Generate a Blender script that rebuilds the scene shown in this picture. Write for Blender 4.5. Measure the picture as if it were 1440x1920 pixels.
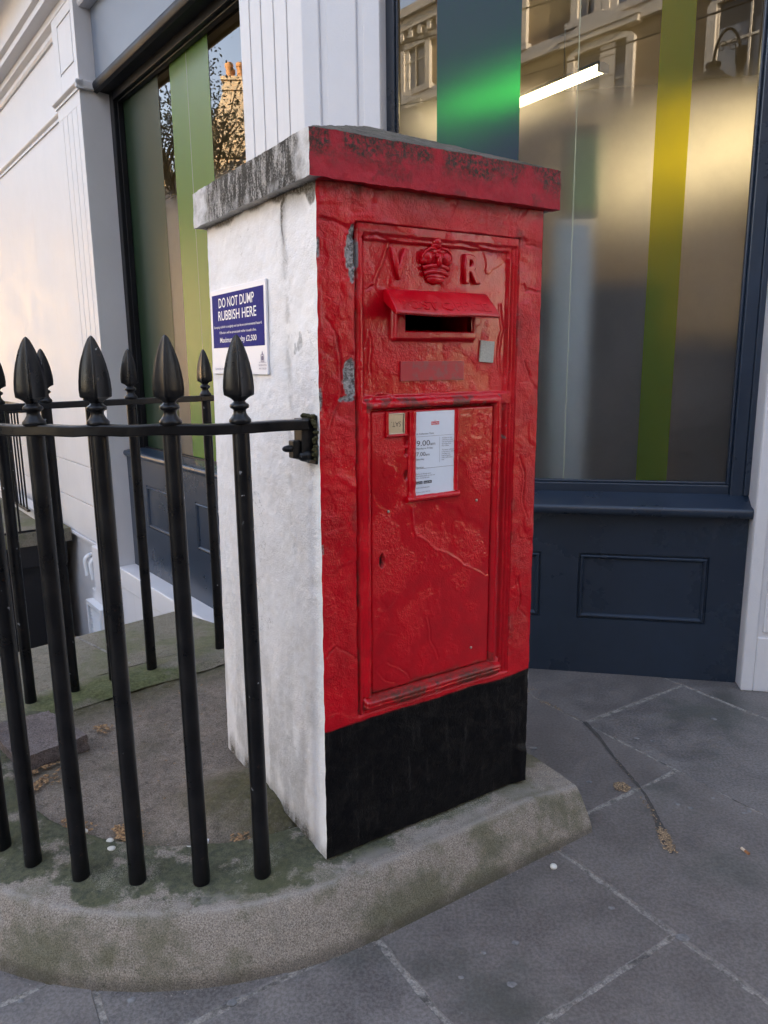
import bpy, bmesh, math, random
import numpy as np
from mathutils import Vector, Matrix, noise as mnoise
for _o in list(bpy.data.objects): bpy.data.objects.remove(_o)
SC = bpy.context.scene
COL = SC.collection
rad = math.radians
# ---------------------------------------------------------------- camera
PITCH, ROLL, CAM_Z, FPX = 0.1984, -0.0115, 1.35, 1390.6
_f = Vector((0, math.cos(PITCH), -math.sin(PITCH))); _u0 = Vector((0, math.sin(PITCH), math.cos(PITCH))); _r0 = Vector((1, 0, 0))
_r = math.cos(ROLL) * _r0 + math.sin(ROLL) * _u0; _u = -math.sin(ROLL) * _r0 + math.cos(ROLL) * _u0
cam = bpy.data.cameras.new('camera'); cam.sensor_fit = 'HORIZONTAL'; cam.sensor_width = 36.0; cam.lens = FPX / 1440 * 36
cam.clip_start = 0.05; cam.clip_end = 600
camo = bpy.data.objects.new('camera', cam); COL.objects.link(camo)
camo.matrix_world = Matrix(((_r.x, _u.x, -_f.x, 0), (_r.y, _u.y, -_f.y, 0), (_r.z, _u.z, -_f.z, CAM_Z), (0, 0, 0, 1)))
SC.camera = camo
# ---------------------------------------------------------------- sky, sun, exposure
SUN_EL, SUN_AZ = rad(13), rad(55)          # azimuth clockwise from +Y
W = bpy.data.worlds.new('World'); SC.world = W; W.use_nodes = True
wn = W.node_tree; wn.nodes.clear()
sky = wn.nodes.new('ShaderNodeTexSky'); sky.sky_type = 'NISHITA'; sky.sun_disc = False
sky.sun_elevation = SUN_EL; sky.sun_rotation = SUN_AZ; sky.air_density = 1.0; sky.dust_density = 0.4; sky.ozone_density = 1.2
bg = wn.nodes.new('ShaderNodeBackground'); bg.inputs['Strength'].default_value = 0.15
wo = wn.nodes.new('ShaderNodeOutputWorld')
tn = wn.nodes.new('ShaderNodeMix'); tn.data_type = 'RGBA'; tn.blend_type = 'MULTIPLY'; tn.inputs[0].default_value = 1.0
tn.inputs[7].default_value = (1.27, .955, .835, 1)       # warm tint over the sky light, standing in for white balance
wn.links.new(sky.outputs[0], tn.inputs[6]); wn.links.new(tn.outputs[2], bg.inputs[0]); wn.links.new(bg.outputs[0], wo.inputs[0])
sl = bpy.data.lights.new('sun', 'SUN'); sl.energy = 3.5; sl.angle = rad(0.6); sl.color = (1.0, 0.84, 0.66)
so = bpy.data.objects.new('sun', sl); COL.objects.link(so)
_sd = Vector((math.sin(SUN_AZ) * math.cos(SUN_EL), math.cos(SUN_AZ) * math.cos(SUN_EL), math.sin(SUN_EL)))
so.rotation_euler = (-_sd).to_track_quat('-Z', 'Y').to_euler(); so.location = (0, 0, 30)
SC.view_settings.view_transform = 'Standard'; SC.view_settings.look = 'None'
SC.view_settings.exposure = 3.17; SC.view_settings.gamma = 1.0
SC.render.engine = 'CYCLES'
SC.cycles.max_bounces = 8; SC.cycles.diffuse_bounces = 4; SC.cycles.glossy_bounces = 4; SC.cycles.transmission_bounces = 6
SC.cycles.transparent_max_bounces = 8; SC.cycles.sample_clamp_indirect = 6.0; SC.cycles.caustics_refractive = True; SC.cycles.caustics_reflective = False
SC.cycles.use_denoising = True

# ---------------------------------------------------------------- frames (metres)
K = np.array((-.303, 3.232, 0.)); TA = np.array((-.6088, .7934, 0.)); NA = np.array((-.7934, -.6088, 0.))      # left shop wall
BO = np.array((.626, 3.122, 0.)); TB = np.array((.9799, -.1994, 0.)); NB = np.array((-.1994, -.9799, 0.))      # right shop wall
HP = .153
_y = .5717
PC = np.array((-.1506, 1.6215, 0.)); E1 = np.array((math.cos(_y), math.sin(_y), 0.)); E2 = np.array((-math.sin(_y), math.cos(_y), 0.)); UPV = np.array((.0094, .0235, 1.))
Z3 = np.array((0, 0, 1.))
F0 = np.array((-7.3, -17.4, 0.)); TF = np.array((.899, .438, 0.)); NF = np.array((-.438, .899, 0.))            # terrace over the road
def FA(p): p = np.asarray(p, float); return K + p[..., 0:1] * TA + p[..., 1:2] * NA + p[..., 2:3] * Z3
def FB(p): p = np.asarray(p, float); return BO + p[..., 0:1] * TB + p[..., 1:2] * NB + p[..., 2:3] * Z3
def FT(p): p = np.asarray(p, float); return F0 + p[..., 0:1] * TF + p[..., 1:2] * NF + p[..., 2:3] * Z3
def FG(p): p = np.asarray(p, float); return PC + p[..., 0:1] * E1 + p[..., 1:2] * E2 + p[..., 2:3] * Z3        # pavement grid
def FP(p): p = np.asarray(p, float); return PC + HP * Z3 + p[..., 0:1] * E1 + p[..., 1:2] * E2 + p[..., 2:3] * UPV   # pier: a, b, height
def FF(p): p = np.asarray(p, float); return FP(np.stack([p[..., 0], -p[..., 2], p[..., 1]], -1))              # pier front: a, h, outward
def FL(p): p = np.asarray(p, float); return FP(np.stack([-p[..., 2], p[..., 0], p[..., 1]], -1))              # pier left: b, h, outward
def FW(p): return np.asarray(p, float)
def Fpl(o, t, n):
    o = np.array(o, float); t = np.array(t, float); n = np.array(n, float)
    return lambda p: o + np.asarray(p, float)[..., 0:1] * t + np.asarray(p, float)[..., 1:2] * n + np.asarray(p, float)[..., 2:3] * Z3

# ---------------------------------------------------------------- numpy noise
def _h(ix, iy, iz, s):
    n = (ix.astype(np.int64) * 374761393 + iy.astype(np.int64) * 668265263 + iz.astype(np.int64) * 2147483647 + s * 1274126177) & 0xffffffff
    n = ((n ^ (n >> 13)) * 1274126177) & 0xffffffff
    n = ((n ^ (n >> 16)) * 2246822519) & 0xffffffff
    return ((n ^ (n >> 15)) & 0xffffff) / float(0xffffff)
def vn(p, s=0):
    p = np.asarray(p, float); i = np.floor(p); f = p - i; f = f * f * (3 - 2 * f); i = i.astype(np.int64)
    r = 0
    for dx in (0, 1):
        for dy in (0, 1):
            for dz in (0, 1):
                w = (f[..., 0] if dx else 1 - f[..., 0]) * (f[..., 1] if dy else 1 - f[..., 1]) * (f[..., 2] if dz else 1 - f[..., 2])
                r = r + w * _h(i[..., 0] + dx, i[..., 1] + dy, i[..., 2] + dz, s)
    return r
def fbm(p, sc, s=0, o=4):
    p = np.asarray(p, float) * sc; r = 0; a = .5; t = 0
    for k in range(o):
        r = r + a * vn(p + 17.3 * k, s + k); t += a; p = p * 2.03; a *= .5
    return r / t
def sst(a, b, x):
    t = np.clip((x - a) / (b - a), 0, 1); return t * t * (3 - 2 * t)
def pldist(x, y, pts):
    d = np.full(np.shape(x), 9.)
    for (x0, y0), (x1, y1) in zip(pts[:-1], pts[1:]):
        vx, vy = x1 - x0, y1 - y0; t = np.clip(((x - x0) * vx + (y - y0) * vy) / (vx * vx + vy * vy), 0, 1)
        d = np.minimum(d, np.hypot(x - x0 - t * vx, y - y0 - t * vy))
    return d

# ---------------------------------------------------------------- object helpers
def tag(o, label=None, cat=None, group=None, kind=None):
    if label: o['label'] = label
    if cat: o['category'] = cat
    if group: o['group'] = group
    if kind: o['kind'] = kind
    return o
def thing(name, loc, label, cat, group=None):
    o = bpy.data.objects.new(name, None); COL.objects.link(o); o.location = loc; o.empty_display_size = .1
    tag(o, label, cat, group); return o
def root_loc(o):
    v = np.zeros(3)
    while o is not None: v += np.array(o.location); o = o.parent
    return v
def link_mesh(name, verts, faces, mt, parent=None, smooth=False, cols=None, bevel=0, seg=2, recalc=True, matidx=None, local=False, loc=None, smooth_angle=None):
    me = bpy.data.meshes.new(name)
    verts = np.asarray(verts, float)
    base = np.zeros(3)
    if parent is not None: base = root_loc(parent)
    elif loc is not None: base = np.asarray(loc, float)
    if not local: verts = verts - base
    if isinstance(faces, np.ndarray) and faces.ndim == 2:
        n, k = faces.shape
        me.vertices.add(len(verts)); me.vertices.foreach_set('co', verts.ravel())
        me.loops.add(n * k); me.loops.foreach_set('vertex_index', faces.ravel().astype(np.int32))
        me.polygons.add(n); me.polygons.foreach_set('loop_start', (np.arange(n) * k).astype(np.int32)); me.polygons.foreach_set('loop_total', np.full(n, k, np.int32))
        me.update(calc_edges=True)
    else:
        me.from_pydata([tuple(v) for v in verts], [], [tuple(f) for f in faces]); me.update()
    if recalc:
        bm = bmesh.new(); bm.from_mesh(me); bmesh.ops.recalc_face_normals(bm, faces=bm.faces); bm.to_mesh(me); bm.free()
    if cols:
        for nm, arr in cols.items():
            arr = np.asarray(arr, float)
            if arr.ndim == 1:
                at = me.attributes.new(nm, 'FLOAT', 'POINT'); at.data.foreach_set('value', arr.astype(np.float32))
            else:
                at = me.attributes.new(nm, 'FLOAT_COLOR', 'POINT'); at.data.foreach_set('color', np.c_[arr, np.ones(len(arr))].astype(np.float32).ravel())
    for m_ in (mt if isinstance(mt, (list, tuple)) else [mt]): me.materials.append(m_)
    if matidx is not None: me.polygons.foreach_set('material_index', np.asarray(matidx, np.int32))
    if smooth: me.polygons.foreach_set('use_smooth', np.ones(len(me.polygons), bool))
    o = bpy.data.objects.new(name, me); COL.objects.link(o)
    if parent is not None: o.parent = parent
    elif loc is not None: o.location = loc
    if bevel:
        b = o.modifiers.new('bevel', 'BEVEL'); b.width = bevel; b.segments = seg; b.limit_method = 'ANGLE'; b.angle_limit = rad(35); b.harden_normals = False
    if smooth_angle is not None:
        me.polygons.foreach_set('use_smooth', np.ones(len(me.polygons), bool)); me.set_sharp_from_angle(angle=rad(smooth_angle))
    return o
class MB:
    def __init__(s): s.v = []; s.f = []
    def add(s, verts, faces):
        k = len(s.v); s.v += [tuple(v) for v in np.asarray(verts, float)]; s.f += [tuple(i + k for i in f) for f in faces]; return s
    def box(s, F, x0, x1, o0, o1, z0, z1):
        c = [(x, o, z) for z in (z0, z1) for o in (o0, o1) for x in (x0, x1)]
        return s.add(F(np.array(c)), [(0, 1, 3, 2), (4, 6, 7, 5), (0, 4, 5, 1), (2, 3, 7, 6), (0, 2, 6, 4), (1, 5, 7, 3)])
    def prism(s, F, poly, a0, a1, axis='x'):
        """poly in the two other coordinates, extruded along axis"""
        n = len(poly); P = []
        for t in (a0, a1):
            for q in poly:
                P.append({'x': (t, q[0], q[1]), 'o': (q[0], t, q[1]), 'z': (q[0], q[1], t)}[axis])
        fs = [tuple(range(n))[::-1], tuple(range(n, 2 * n))] + [(i, (i + 1) % n, n + (i + 1) % n, n + i) for i in range(n)]
        return s.add(F(np.array(P)), fs)
    def tube(s, pts, r, n=12, cap=True):
        pts = [Vector(p) for p in pts]; rs = r if isinstance(r, (list, tuple)) else [r] * len(pts); V = []; up = None
        for i, p in enumerate(pts):
            d = (pts[min(i + 1, len(pts) - 1)] - pts[max(i - 1, 0)]).normalized()
            if up is None: up = Vector((0, 0, 1)) if abs(d.z) < .9 else Vector((1, 0, 0))
            a = d.cross(up).normalized(); b = a.cross(d).normalized(); up = b
            for k in range(n):
                t = 2 * math.pi * k / n; V.append(p + rs[i] * (math.cos(t) * a + math.sin(t) * b))
        fs = [(i * n + k, i * n + (k + 1) % n, (i + 1) * n + (k + 1) % n, (i + 1) * n + k) for i in range(len(pts) - 1) for k in range(n)]
        if cap: fs += [tuple(range(n))[::-1], tuple(range((len(pts) - 1) * n, len(pts) * n))]
        return s.add(V, fs)
    def lathe(s, prof, c=(0, 0, 0), n=24, F=None):
        V = []
        for r, z in prof:
            for k in range(n):
                t = 2 * math.pi * k / n; V.append((c[0] + r * math.cos(t), c[1] + r * math.sin(t), c[2] + z))
        fs = [(i * n + k, i * n + (k + 1) % n, (i + 1) * n + (k + 1) % n, (i + 1) * n + k) for i in range(len(prof) - 1) for k in range(n)]
        fs += [tuple(range(n))[::-1], tuple(range((len(prof) - 1) * n, len(prof) * n))]
        return s.add(V if F is None else F(np.array(V)), fs)
    def ellipsoid(s, F, c, r, n=14, m=9):
        V = [(c[0], c[1], c[2] - r[2])]
        for i in range(1, m):
            ph = -math.pi / 2 + math.pi * i / m
            for k in range(n):
                t = 2 * math.pi * k / n; V.append((c[0] + r[0] * math.cos(ph) * math.cos(t), c[1] + r[1] * math.cos(ph) * math.sin(t), c[2] + r[2] * math.sin(ph)))
        V.append((c[0], c[1], c[2] + r[2])); L = len(V) - 1
        fs = [(0, 1 + (k + 1) % n, 1 + k) for k in range(n)] + [(1 + i * n + k, 1 + i * n + (k + 1) % n, 1 + (i + 1) * n + (k + 1) % n, 1 + (i + 1) * n + k) for i in range(m - 2) for k in range(n)]
        fs += [(L, 1 + (m - 2) * n + k, 1 + (m - 2) * n + (k + 1) % n) for k in range(n)]
        return s.add(F(np.array(V)), fs)
    def build(s, name, mt, parent=None, **kw): return link_mesh(name, s.v, s.f, mt, parent, **kw)
def grid_faces(nu, nv, off=0):
    i = np.arange(nu - 1)[:, None] * nv + np.arange(nv - 1)[None, :]
    i = i.ravel() + off
    return np.stack([i, i + nv, i + nv + 1, i + 1], -1)
def patch(P00, P10, P11, P01, res):
    """bilinear grid in local coords -> (nu*nv,3), nu, nv, u, v"""
    P00, P10, P11, P01 = [np.array(p, float) for p in (P00, P10, P11, P01)]
    lu = max(np.linalg.norm(P10 - P00), np.linalg.norm(P11 - P01)); lv = max(np.linalg.norm(P01 - P00), np.linalg.norm(P11 - P10))
    nu = max(2, int(round(lu / res)) + 1); nv = max(2, int(round(lv / res)) + 1)
    u, v = np.meshgrid(np.linspace(0, 1, nu), np.linspace(0, 1, nv), indexing='ij'); u = u.ravel()[:, None]; v = v.ravel()[:, None]
    return (1 - u) * (1 - v) * P00 + u * (1 - v) * P10 + u * v * P11 + (1 - u) * v * P01, nu, nv, u.ravel(), v.ravel()

# ---------------------------------------------------------------- text
_txt_cache = {}
def text_verts(body, extrude=0.0, bevel=0.0, offset=0.0, bres=1):
    key = (body, extrude, bevel, offset)
    if key in _txt_cache: return _txt_cache[key]
    cu = bpy.data.curves.new('t', 'FONT'); cu.body = body; cu.size = 1; cu.extrude = extrude; cu.bevel_depth = bevel; cu.offset = offset; cu.resolution_u = 4; cu.bevel_resolution = bres
    ob = bpy.data.objects.new('t', cu); COL.objects.link(ob); bpy.context.view_layer.update()
    dg = bpy.context.evaluated_depsgraph_get(); me = bpy.data.meshes.new_from_object(ob.evaluated_get(dg))
    v = np.array([tuple(x.co) for x in me.vertices]); f = [tuple(p.vertices) for p in me.polygons]
    bpy.data.objects.remove(ob); bpy.data.curves.remove(cu); bpy.data.meshes.remove(me)
    _txt_cache[key] = (v, f); return v, f
CAPH = None
def add_text(mb, F, body, x, y, w=None, cap=.02, o=0.0, flipx=1, extrude=0, bevel=0, offset=0, depth=0, rot180=False, align='l'):
    """F maps (x, y, out). w: width to fit"""
    global CAPH
    if CAPH is None: CAPH = np.ptp(text_verts('H')[0][:, 1])
    v, f = text_verts(body, extrude, bevel, offset); v = v.copy()
    sy = cap / CAPH
    x0, x1 = v[:, 0].min(), v[:, 0].max()
    sx = sy if w is None else w / (x1 - x0)
    X = (v[:, 0] - x0) * sx; Wd = (x1 - x0) * sx
    if align == 'c': X = X - Wd / 2
    if align == 'r': X = X - Wd
    Y = v[:, 1] * sy
    if rot180: X, Y = -X, -Y
    Zz = v[:, 2] * (depth if depth else 1) + o
    mb.add(F(np.stack([x + flipx * X, y + Y, Zz], -1)), f)

# ---------------------------------------------------------------- shader helper
class Sh:
    def __init__(s, name, rough=.5, metal=0, spec=.5):
        s.m = bpy.data.materials.new(name); s.m.use_nodes = True; s.nt = s.m.node_tree; s.nt.nodes.clear()
        s.out = s.nt.nodes.new('ShaderNodeOutputMaterial'); s.b = s.nt.nodes.new('ShaderNodeBsdfPrincipled')
        s.nt.links.new(s.b.outputs[0], s.out.inputs[0]); s.set('Roughness', rough); s.set('Metallic', metal); s.set('Specular IOR Level', spec)
        s.co = s.nt.nodes.new('ShaderNodeTexCoord').outputs['Object']
    def lk(s, inp, v):
        if isinstance(v, bpy.types.NodeSocket): s.nt.links.new(v, inp)
        elif v is not None:
            if isinstance(v, (tuple, list)) and len(v) == 3 and inp.type == 'RGBA': v = (*v, 1)
            inp.default_value = v
    def set(s, k, v): s.lk(s.b.inputs[k], v)
    def nd(s, t, ins={}, **pr):
        n = s.nt.nodes.new(t)
        for k, v in pr.items(): setattr(n, k, v)
        for k, v in ins.items(): s.lk(n.inputs[k], v)
        return n
    def noise(s, scale, detail=4, rough=.6, vec=None, dist=0): return s.nd('ShaderNodeTexNoise', {'Vector': vec or s.co, 'Scale': scale, 'Detail': detail, 'Roughness': rough, 'Distortion': dist}).outputs['Fac']
    def vor(s, scale, vec=None, feature='F1', out='Distance', rnd=1): return s.nd('ShaderNodeTexVoronoi', {'Vector': vec or s.co, 'Scale': scale, 'Randomness': rnd}, feature=feature).outputs[out]
    def ma(s, op, a, b=0, c=None):
        n = s.nt.nodes.new('ShaderNodeMath'); n.operation = op; s.lk(n.inputs[0], a); s.lk(n.inputs[1], b)
        if c is not None: s.lk(n.inputs[2], c)
        return n.outputs[0]
    def mr(s, v, a, b, c=0, d=1, smooth=True):
        n = s.nd('ShaderNodeMapRange', {0: v, 1: a, 2: b, 3: c, 4: d}); n.interpolation_type = 'SMOOTHSTEP' if smooth else 'LINEAR'; return n.outputs[0]
    def mix(s, f, a, b, mode='MIX'):
        n = s.nt.nodes.new('ShaderNodeMix'); n.data_type = 'RGBA'; n.blend_type = mode; s.lk(n.inputs[0], f); s.lk(n.inputs[6], a); s.lk(n.inputs[7], b); return n.outputs[2]
    def mapv(s, scale=(1, 1, 1), loc=(0, 0, 0), rot=(0, 0, 0), vec=None):
        return s.nd('ShaderNodeMapping', {'Vector': vec or s.co, 'Scale': scale, 'Location': loc, 'Rotation': rot}).outputs[0]
    def sep(s, vec=None): return s.nd('ShaderNodeSeparateXYZ', {0: vec or s.co}).outputs
    def attr(s, nm, out='Fac'): return s.nd('ShaderNodeAttribute', attribute_name=nm).outputs[out]
    def bump(s, h, strength=.5, dist=.002, nrm=None):
        n = s.nd('ShaderNodeBump', {'Height': h, 'Strength': strength, 'Distance': dist})
        if nrm is not None: s.lk(n.inputs['Normal'], nrm)
        s.set('Normal', n.outputs[0]); return n.outputs[0]
    def base(s, c): s.set('Base Color', c)
def paint(name, col, rough=.4, var=.15, dirt=(.2, .17, .13), dirtamt=.3, bscale=60, bstr=.2, bdist=.002, dscale=3, spec=.5, streak=0):
    s = Sh(name, rough, spec=spec); n = s.noise(dscale, 6, .7)
    c = s.mix(s.mr(n, .3, .8), tuple(x * (1 - var) for x in col), tuple(min(1, x * (1 + var * .4)) for x in col))
    d = s.mr(s.noise(dscale * 5, 8, .75), .62, .78)
    if streak:
        st = s.mr(s.noise(1, 5, .7, s.mapv((22, 22, .9))), .55, .75); d = s.ma('MAXIMUM', d, s.ma('MULTIPLY', st, streak))
    c = s.mix(s.ma('MULTIPLY', d, dirtamt), c, dirt); s.base(c)
    s.set('Roughness', s.mr(n, .2, .9, rough * .8, min(1, rough * 1.25)))
    s.bump(s.ma('ADD', s.noise(bscale, 5, .6), s.ma('MULTIPLY', s.noise(bscale * 5, 3, .6), .3)), bstr, bdist)
    return s.m
# ================================================================ materials
M = {}
M['white'] = paint('white_masonry_paint', (.68, .665, .665), .5, .06, (.42, .38, .33), .30, 90, .22, .0015, 2.5, streak=.5)
M['white2'] = paint('white_stucco_paint', (.70, .69, .70), .42, .05, (.45, .41, .36), .28, 130, .45, .003, 2.0)
M['navy'] = paint('navy_gloss_paint', (.024, .038, .062), .30, .25, (.09, .09, .09), .22, 45, .10, .001, 2.2)
M['fascia'] = paint('grey_blue_fascia', (.17, .20, .25), .38, .12, (.1, .1, .1), .1, 260, .5, .002, 3)
M['blackpaint'] = paint('black_gloss_trim', (.008, .008, .010), .48, .3, (.05, .045, .04), .10, 50, .12, .001, 4, spec=.25)
M['room'] = paint('beige_room_wall', (.46, .385, .28), .8, .05, dirtamt=0)
M['roomfloor'] = paint('dark_room_floor', (.10, .08, .065), .5, .2, dirtamt=0)
M['darkblue'] = paint('dark_cabinet', (.012, .014, .022), .5, .1, dirtamt=0)
M['palepanel'] = paint('pale_panel', (.72, .84, .90), .5, .05, dirtamt=0)
M['greenpanel'] = paint('green_panel', (.42, .62, .20), .5, .05, dirtamt=0)
M['brown'] = paint('brown_wood', (.035, .022, .016), .4, .2, dirtamt=0)
M['pvc'] = paint('white_plastic_pipe', (.70, .71, .72), .35, .05, (.3, .25, .2), .3, 40, .05)
M['darkvoid'] = paint('near_black', (.006, .006, .008), .5, .3, dirtamt=.1)
_v = Sh('black_void', 1, spec=0); _v.base((.002, .002, .002)); M['void'] = _v.m
M['gumwhite'] = paint('pale_gum', (.22, .215, .21), .85, .5, dirtamt=.8, dscale=60)

def iron():
    s = Sh('black_iron_paint', .25, spec=.30)
    oi = s.nd('ShaderNodeVectorMath', {0: (7.3, 3.1, 5.7), 'Scale': s.nd('ShaderNodeObjectInfo').outputs['Random']}, operation='SCALE').outputs[0]
    s.co = s.nd('ShaderNodeVectorMath', {0: s.co, 1: oi}, operation='ADD').outputs[0]; n = s.noise(14, 6, .7)
    c = s.mix(s.mr(n, .35, .75), (.003, .003, .004), (.010, .010, .011))
    _w = s.nd('ShaderNodeVectorMath', {0: s.co, 1: s.nd('ShaderNodeVectorMath', {0: s.nd('ShaderNodeTexNoise', {'Vector': s.co, 'Scale': 90}).outputs['Color'], 'Scale': .022}, operation='SCALE').outputs[0]}, operation='ADD').outputs[0]; v = s.vor(34, _w); big = s.mr(s.noise(7, 2), .44, .56)
    spot = s.ma('MULTIPLY', s.mr(v, .15, .10), s.ma('GREATER_THAN', s.nd('ShaderNodeTexVoronoi', {'Vector': _w, 'Scale': 34}).outputs['Color'], .64))
    spot = s.ma('MULTIPLY', spot, big)
    rust = s.mr(s.noise(45, 5, .7), .64, .72)
    c = s.mix(s.ma('MULTIPLY', rust, .6), c, (.05, .028, .018)); c = s.mix(spot, c, (.26, .27, .29)); s.base(c)
    s.set('Roughness', s.mr(n, .3, .8, .26, .44)); s.bump(s.ma('ADD', s.noise(110, 5, .65), s.ma('MULTIPLY', s.noise(25, 3), .8)), .20, .0013); return s.m
M['iron'] = iron()

def stone_kerb():
    s = Sh('weathered_kerb_stone', .82, spec=.3)
    fine = s.noise(330, 4, .75); med = s.noise(28, 7, .72); big = s.noise(5.5, 6, .65)
    c = s.mix(s.mr(fine, .34, .66), (.098, .084, .068), (.43, .37, .305)); c = s.mix(s.mr(s.noise(70, 5, .7), .55, .72), c, s.mix(.4, c, (.05, .04, .03)))
    c = s.mix(s.mr(med, .35, .7), c, s.mix(.45, c, (.22, .19, .155)))
    # wet dark green growth on the top bed and in patches down the face
    top = s.attr('top'); edge = s.attr('edge'); low = s.attr('low')
    g = s.ma('ADD', s.ma('MULTIPLY', s.noise(9, 7, .7), 1.0), s.ma('MULTIPLY', top, .24))
    gm = s.mr(g, .62, .72)
    green = s.mix(s.mr(s.noise(60, 6, .7), .3, .7), (.018, .028, .014), (.085, .095, .045))
    c = s.mix(s.ma('MULTIPLY', gm, .86), c, green)
    g2 = s.mr(s.noise(4.2, 6, .62, s.mapv(loc=(3, 1, 7))), .47, .61)
    c = s.mix(s.ma('MULTIPLY', g2, .68), c, s.mix(fine, (.030, .036, .016), (.125, .125, .060)))
    # pale scuffs near the arris
    sc = s.ma('MULTIPLY', edge, s.mr(s.noise(11, 6, .7), .36, .52))
    c = s.mix(s.ma('MULTIPLY', sc, .62), c, s.mix(fine, (.24, .21, .18), (.40, .37, .34)))
    c = s.mix(s.ma('MULTIPLY', s.mr(low, .35, 1), .5), c, (.045, .038, .030))
    lich = s.ma('MULTIPLY', s.mr(s.noise(3.1, 5, .6, s.mapv(loc=(9, 4, 2))), .56, .64), s.mr(fine, .45, .62))
    c = s.mix(s.ma('MULTIPLY', lich, s.ma('MULTIPLY', top, .8)), c, (.34, .31, .25))
    s.base(c); s.bump(s.ma('ADD', s.ma('MULTIPLY', fine, .7), s.ma('MULTIPLY', med, 1.2)), .9, .003); return s.m
M['kerb'] = stone_kerb()

def flag():
    s = Sh('york_paving', .5, spec=.45)
    rnd = s.attr('tone'); n = s.noise(6, 8, .7); f = s.noise(120, 5, .7)
    c = s.mix(s.mr(n, .32, .70), (.092, .082, .076), (.185, .166, .150))
    c = s.mix(s.mr(f, .36, .64), s.mix(.32, c, (.02, .02, .02)), s.mix(.24, c, (.30, .285, .28)))
    c = s.mix(s.ma('MULTIPLY', s.mr(rnd, 0, 1, smooth=False), .40), c, (.14, .118, .105))
    gr = s.mr(s.noise(2.2, 6, .65, s.mapv(loc=(4, 2, 0))), .52, .70); c = s.mix(s.ma('MULTIPLY', gr, .55), c, (.050, .058, .046))
    sx = s.mr(s.noise(1, 6, .7, s.mapv((4, 60, 4), rot=(0, 0, .6))), .66, .75); c = s.mix(s.ma('MULTIPLY', sx, .28), c, (.24, .24, .25))
    # round pale gum and lime spots trodden into the stone
    for sc, th, am, pk in ((5.6, .045, .45, .82), (11, .035, .5, .88), (31, .05, .8, .88)):
        vv = s.nd('ShaderNodeTexVoronoi', {'Vector': s.nd('ShaderNodeVectorMath', {0: s.mapv((1, 1, .001), loc=(sc, 0, 0)), 1: s.nd('ShaderNodeVectorMath', {0: s.nd('ShaderNodeTexNoise', {'Vector': s.co, 'Scale': 30}).outputs['Color'], 'Scale': .014}, operation='SCALE').outputs[0]}, operation='ADD').outputs[0], 'Scale': sc})
        d = s.mr(vv.outputs['Distance'], th, th * .75); pick = s.ma('GREATER_THAN', s.sep(vv.outputs['Color'])[0], pk)
        c = s.mix(s.ma('MULTIPLY', s.ma('MULTIPLY', d, pick), s.mr(s.noise(150, 4, .7), .3, .6, am * .35, am)), c, (.27, .28, .285))
    s.base(c); s.set('Roughness', s.mr(n, .3, .75, .40, .66))
    s.bump(s.ma('ADD', s.noise(40, 7, .65), s.ma('MULTIPLY', f, .25)), .45, .0025); return s.m
M['flag'] = flag()
def joint():
    s = Sh('sandy_joint_mortar', .9); n = s.noise(9, 5, .6)
    c = s.mix(s.ma('MULTIPLY', s.mr(n, .30, .46), s.mr(s.noise(38, 5, .7), .35, .6, .35, 1)), (.050, .045, .040), (.36, .33, .29)); c = s.mix(s.mr(s.noise(220, 4, .7), .35, .65), s.mix(.5, c, (.02, .02, .02)), c)
    s.base(c); s.bump(s.noise(200, 4, .7), .8, .003); return s.m
M['joint'] = joint()
def conc(name, ca, cb, green, gth, gcol=(.05, .06, .025)):
    s = Sh(name, .88, spec=.25); f = s.noise(260, 5, .75); n = s.noise(7, 8, .7)
    c = s.mix(s.mr(n, .3, .7), ca, cb); c = s.mix(s.mr(f, .38, .62), s.mix(.55, c, (.02, .018, .015)), s.mix(.28, c, (.42, .37, .32))); c = s.mix(s.mr(s.noise(45, 6, .75), .5, .66), c, s.mix(.45, c, (.03, .026, .02)))
    g = s.mr(s.noise(3.2, 7, .68, s.mapv(loc=(2, 5, 1))), gth, gth + .16); mo = s.attr('moss')
    g = s.ma('MINIMUM', 1, s.ma('ADD', s.ma('MULTIPLY', g, green), s.ma('MULTIPLY', mo, s.mr(s.noise(30, 6, .7), .3, .55, .55, 1))))
    c = s.mix(g, c, s.mix(s.mr(s.noise(90, 5, .7), .3, .7), gcol, tuple(x * 2.1 for x in gcol)))
    s.base(c); s.bump(s.ma('ADD', s.noise(34, 8, .7), s.ma('MULTIPLY', f, .5)), .8, .006); return s.m
M['infill'] = conc('brown_concrete', (.18, .138, .104), (.33, .265, .205), .35, .52, (.055, .050, .024))
M['slab'] = conc('mossy_stone_slab', (.19, .17, .115), (.29, .255, .185), .65, .45, (.075, .082, .036))
M['asphalt'] = conc('road_asphalt', (.04, .04, .042), (.06, .06, .06), 0, .9)
M['loose'] = conc('pinkish_sandstone', (.15, .115, .11), (.22, .175, .17), .25, .55, (.05, .05, .03))
def leafm():
    s = Sh('dry_leaf_crumbs', .8); s.base(s.mix(s.mr(s.noise(160, 3), .35, .65), (.10, .05, .025), (.42, .25, .11))); return s.m
M['leaf'] = leafm()
def leafp():
    s = Sh('pale_seed_husks', .8); s.base(s.mix(s.mr(s.noise(260, 3), .35, .65), (.07, .045, .028), (.40, .28, .16))); return s.m
M['husk'] = leafp()

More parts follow.
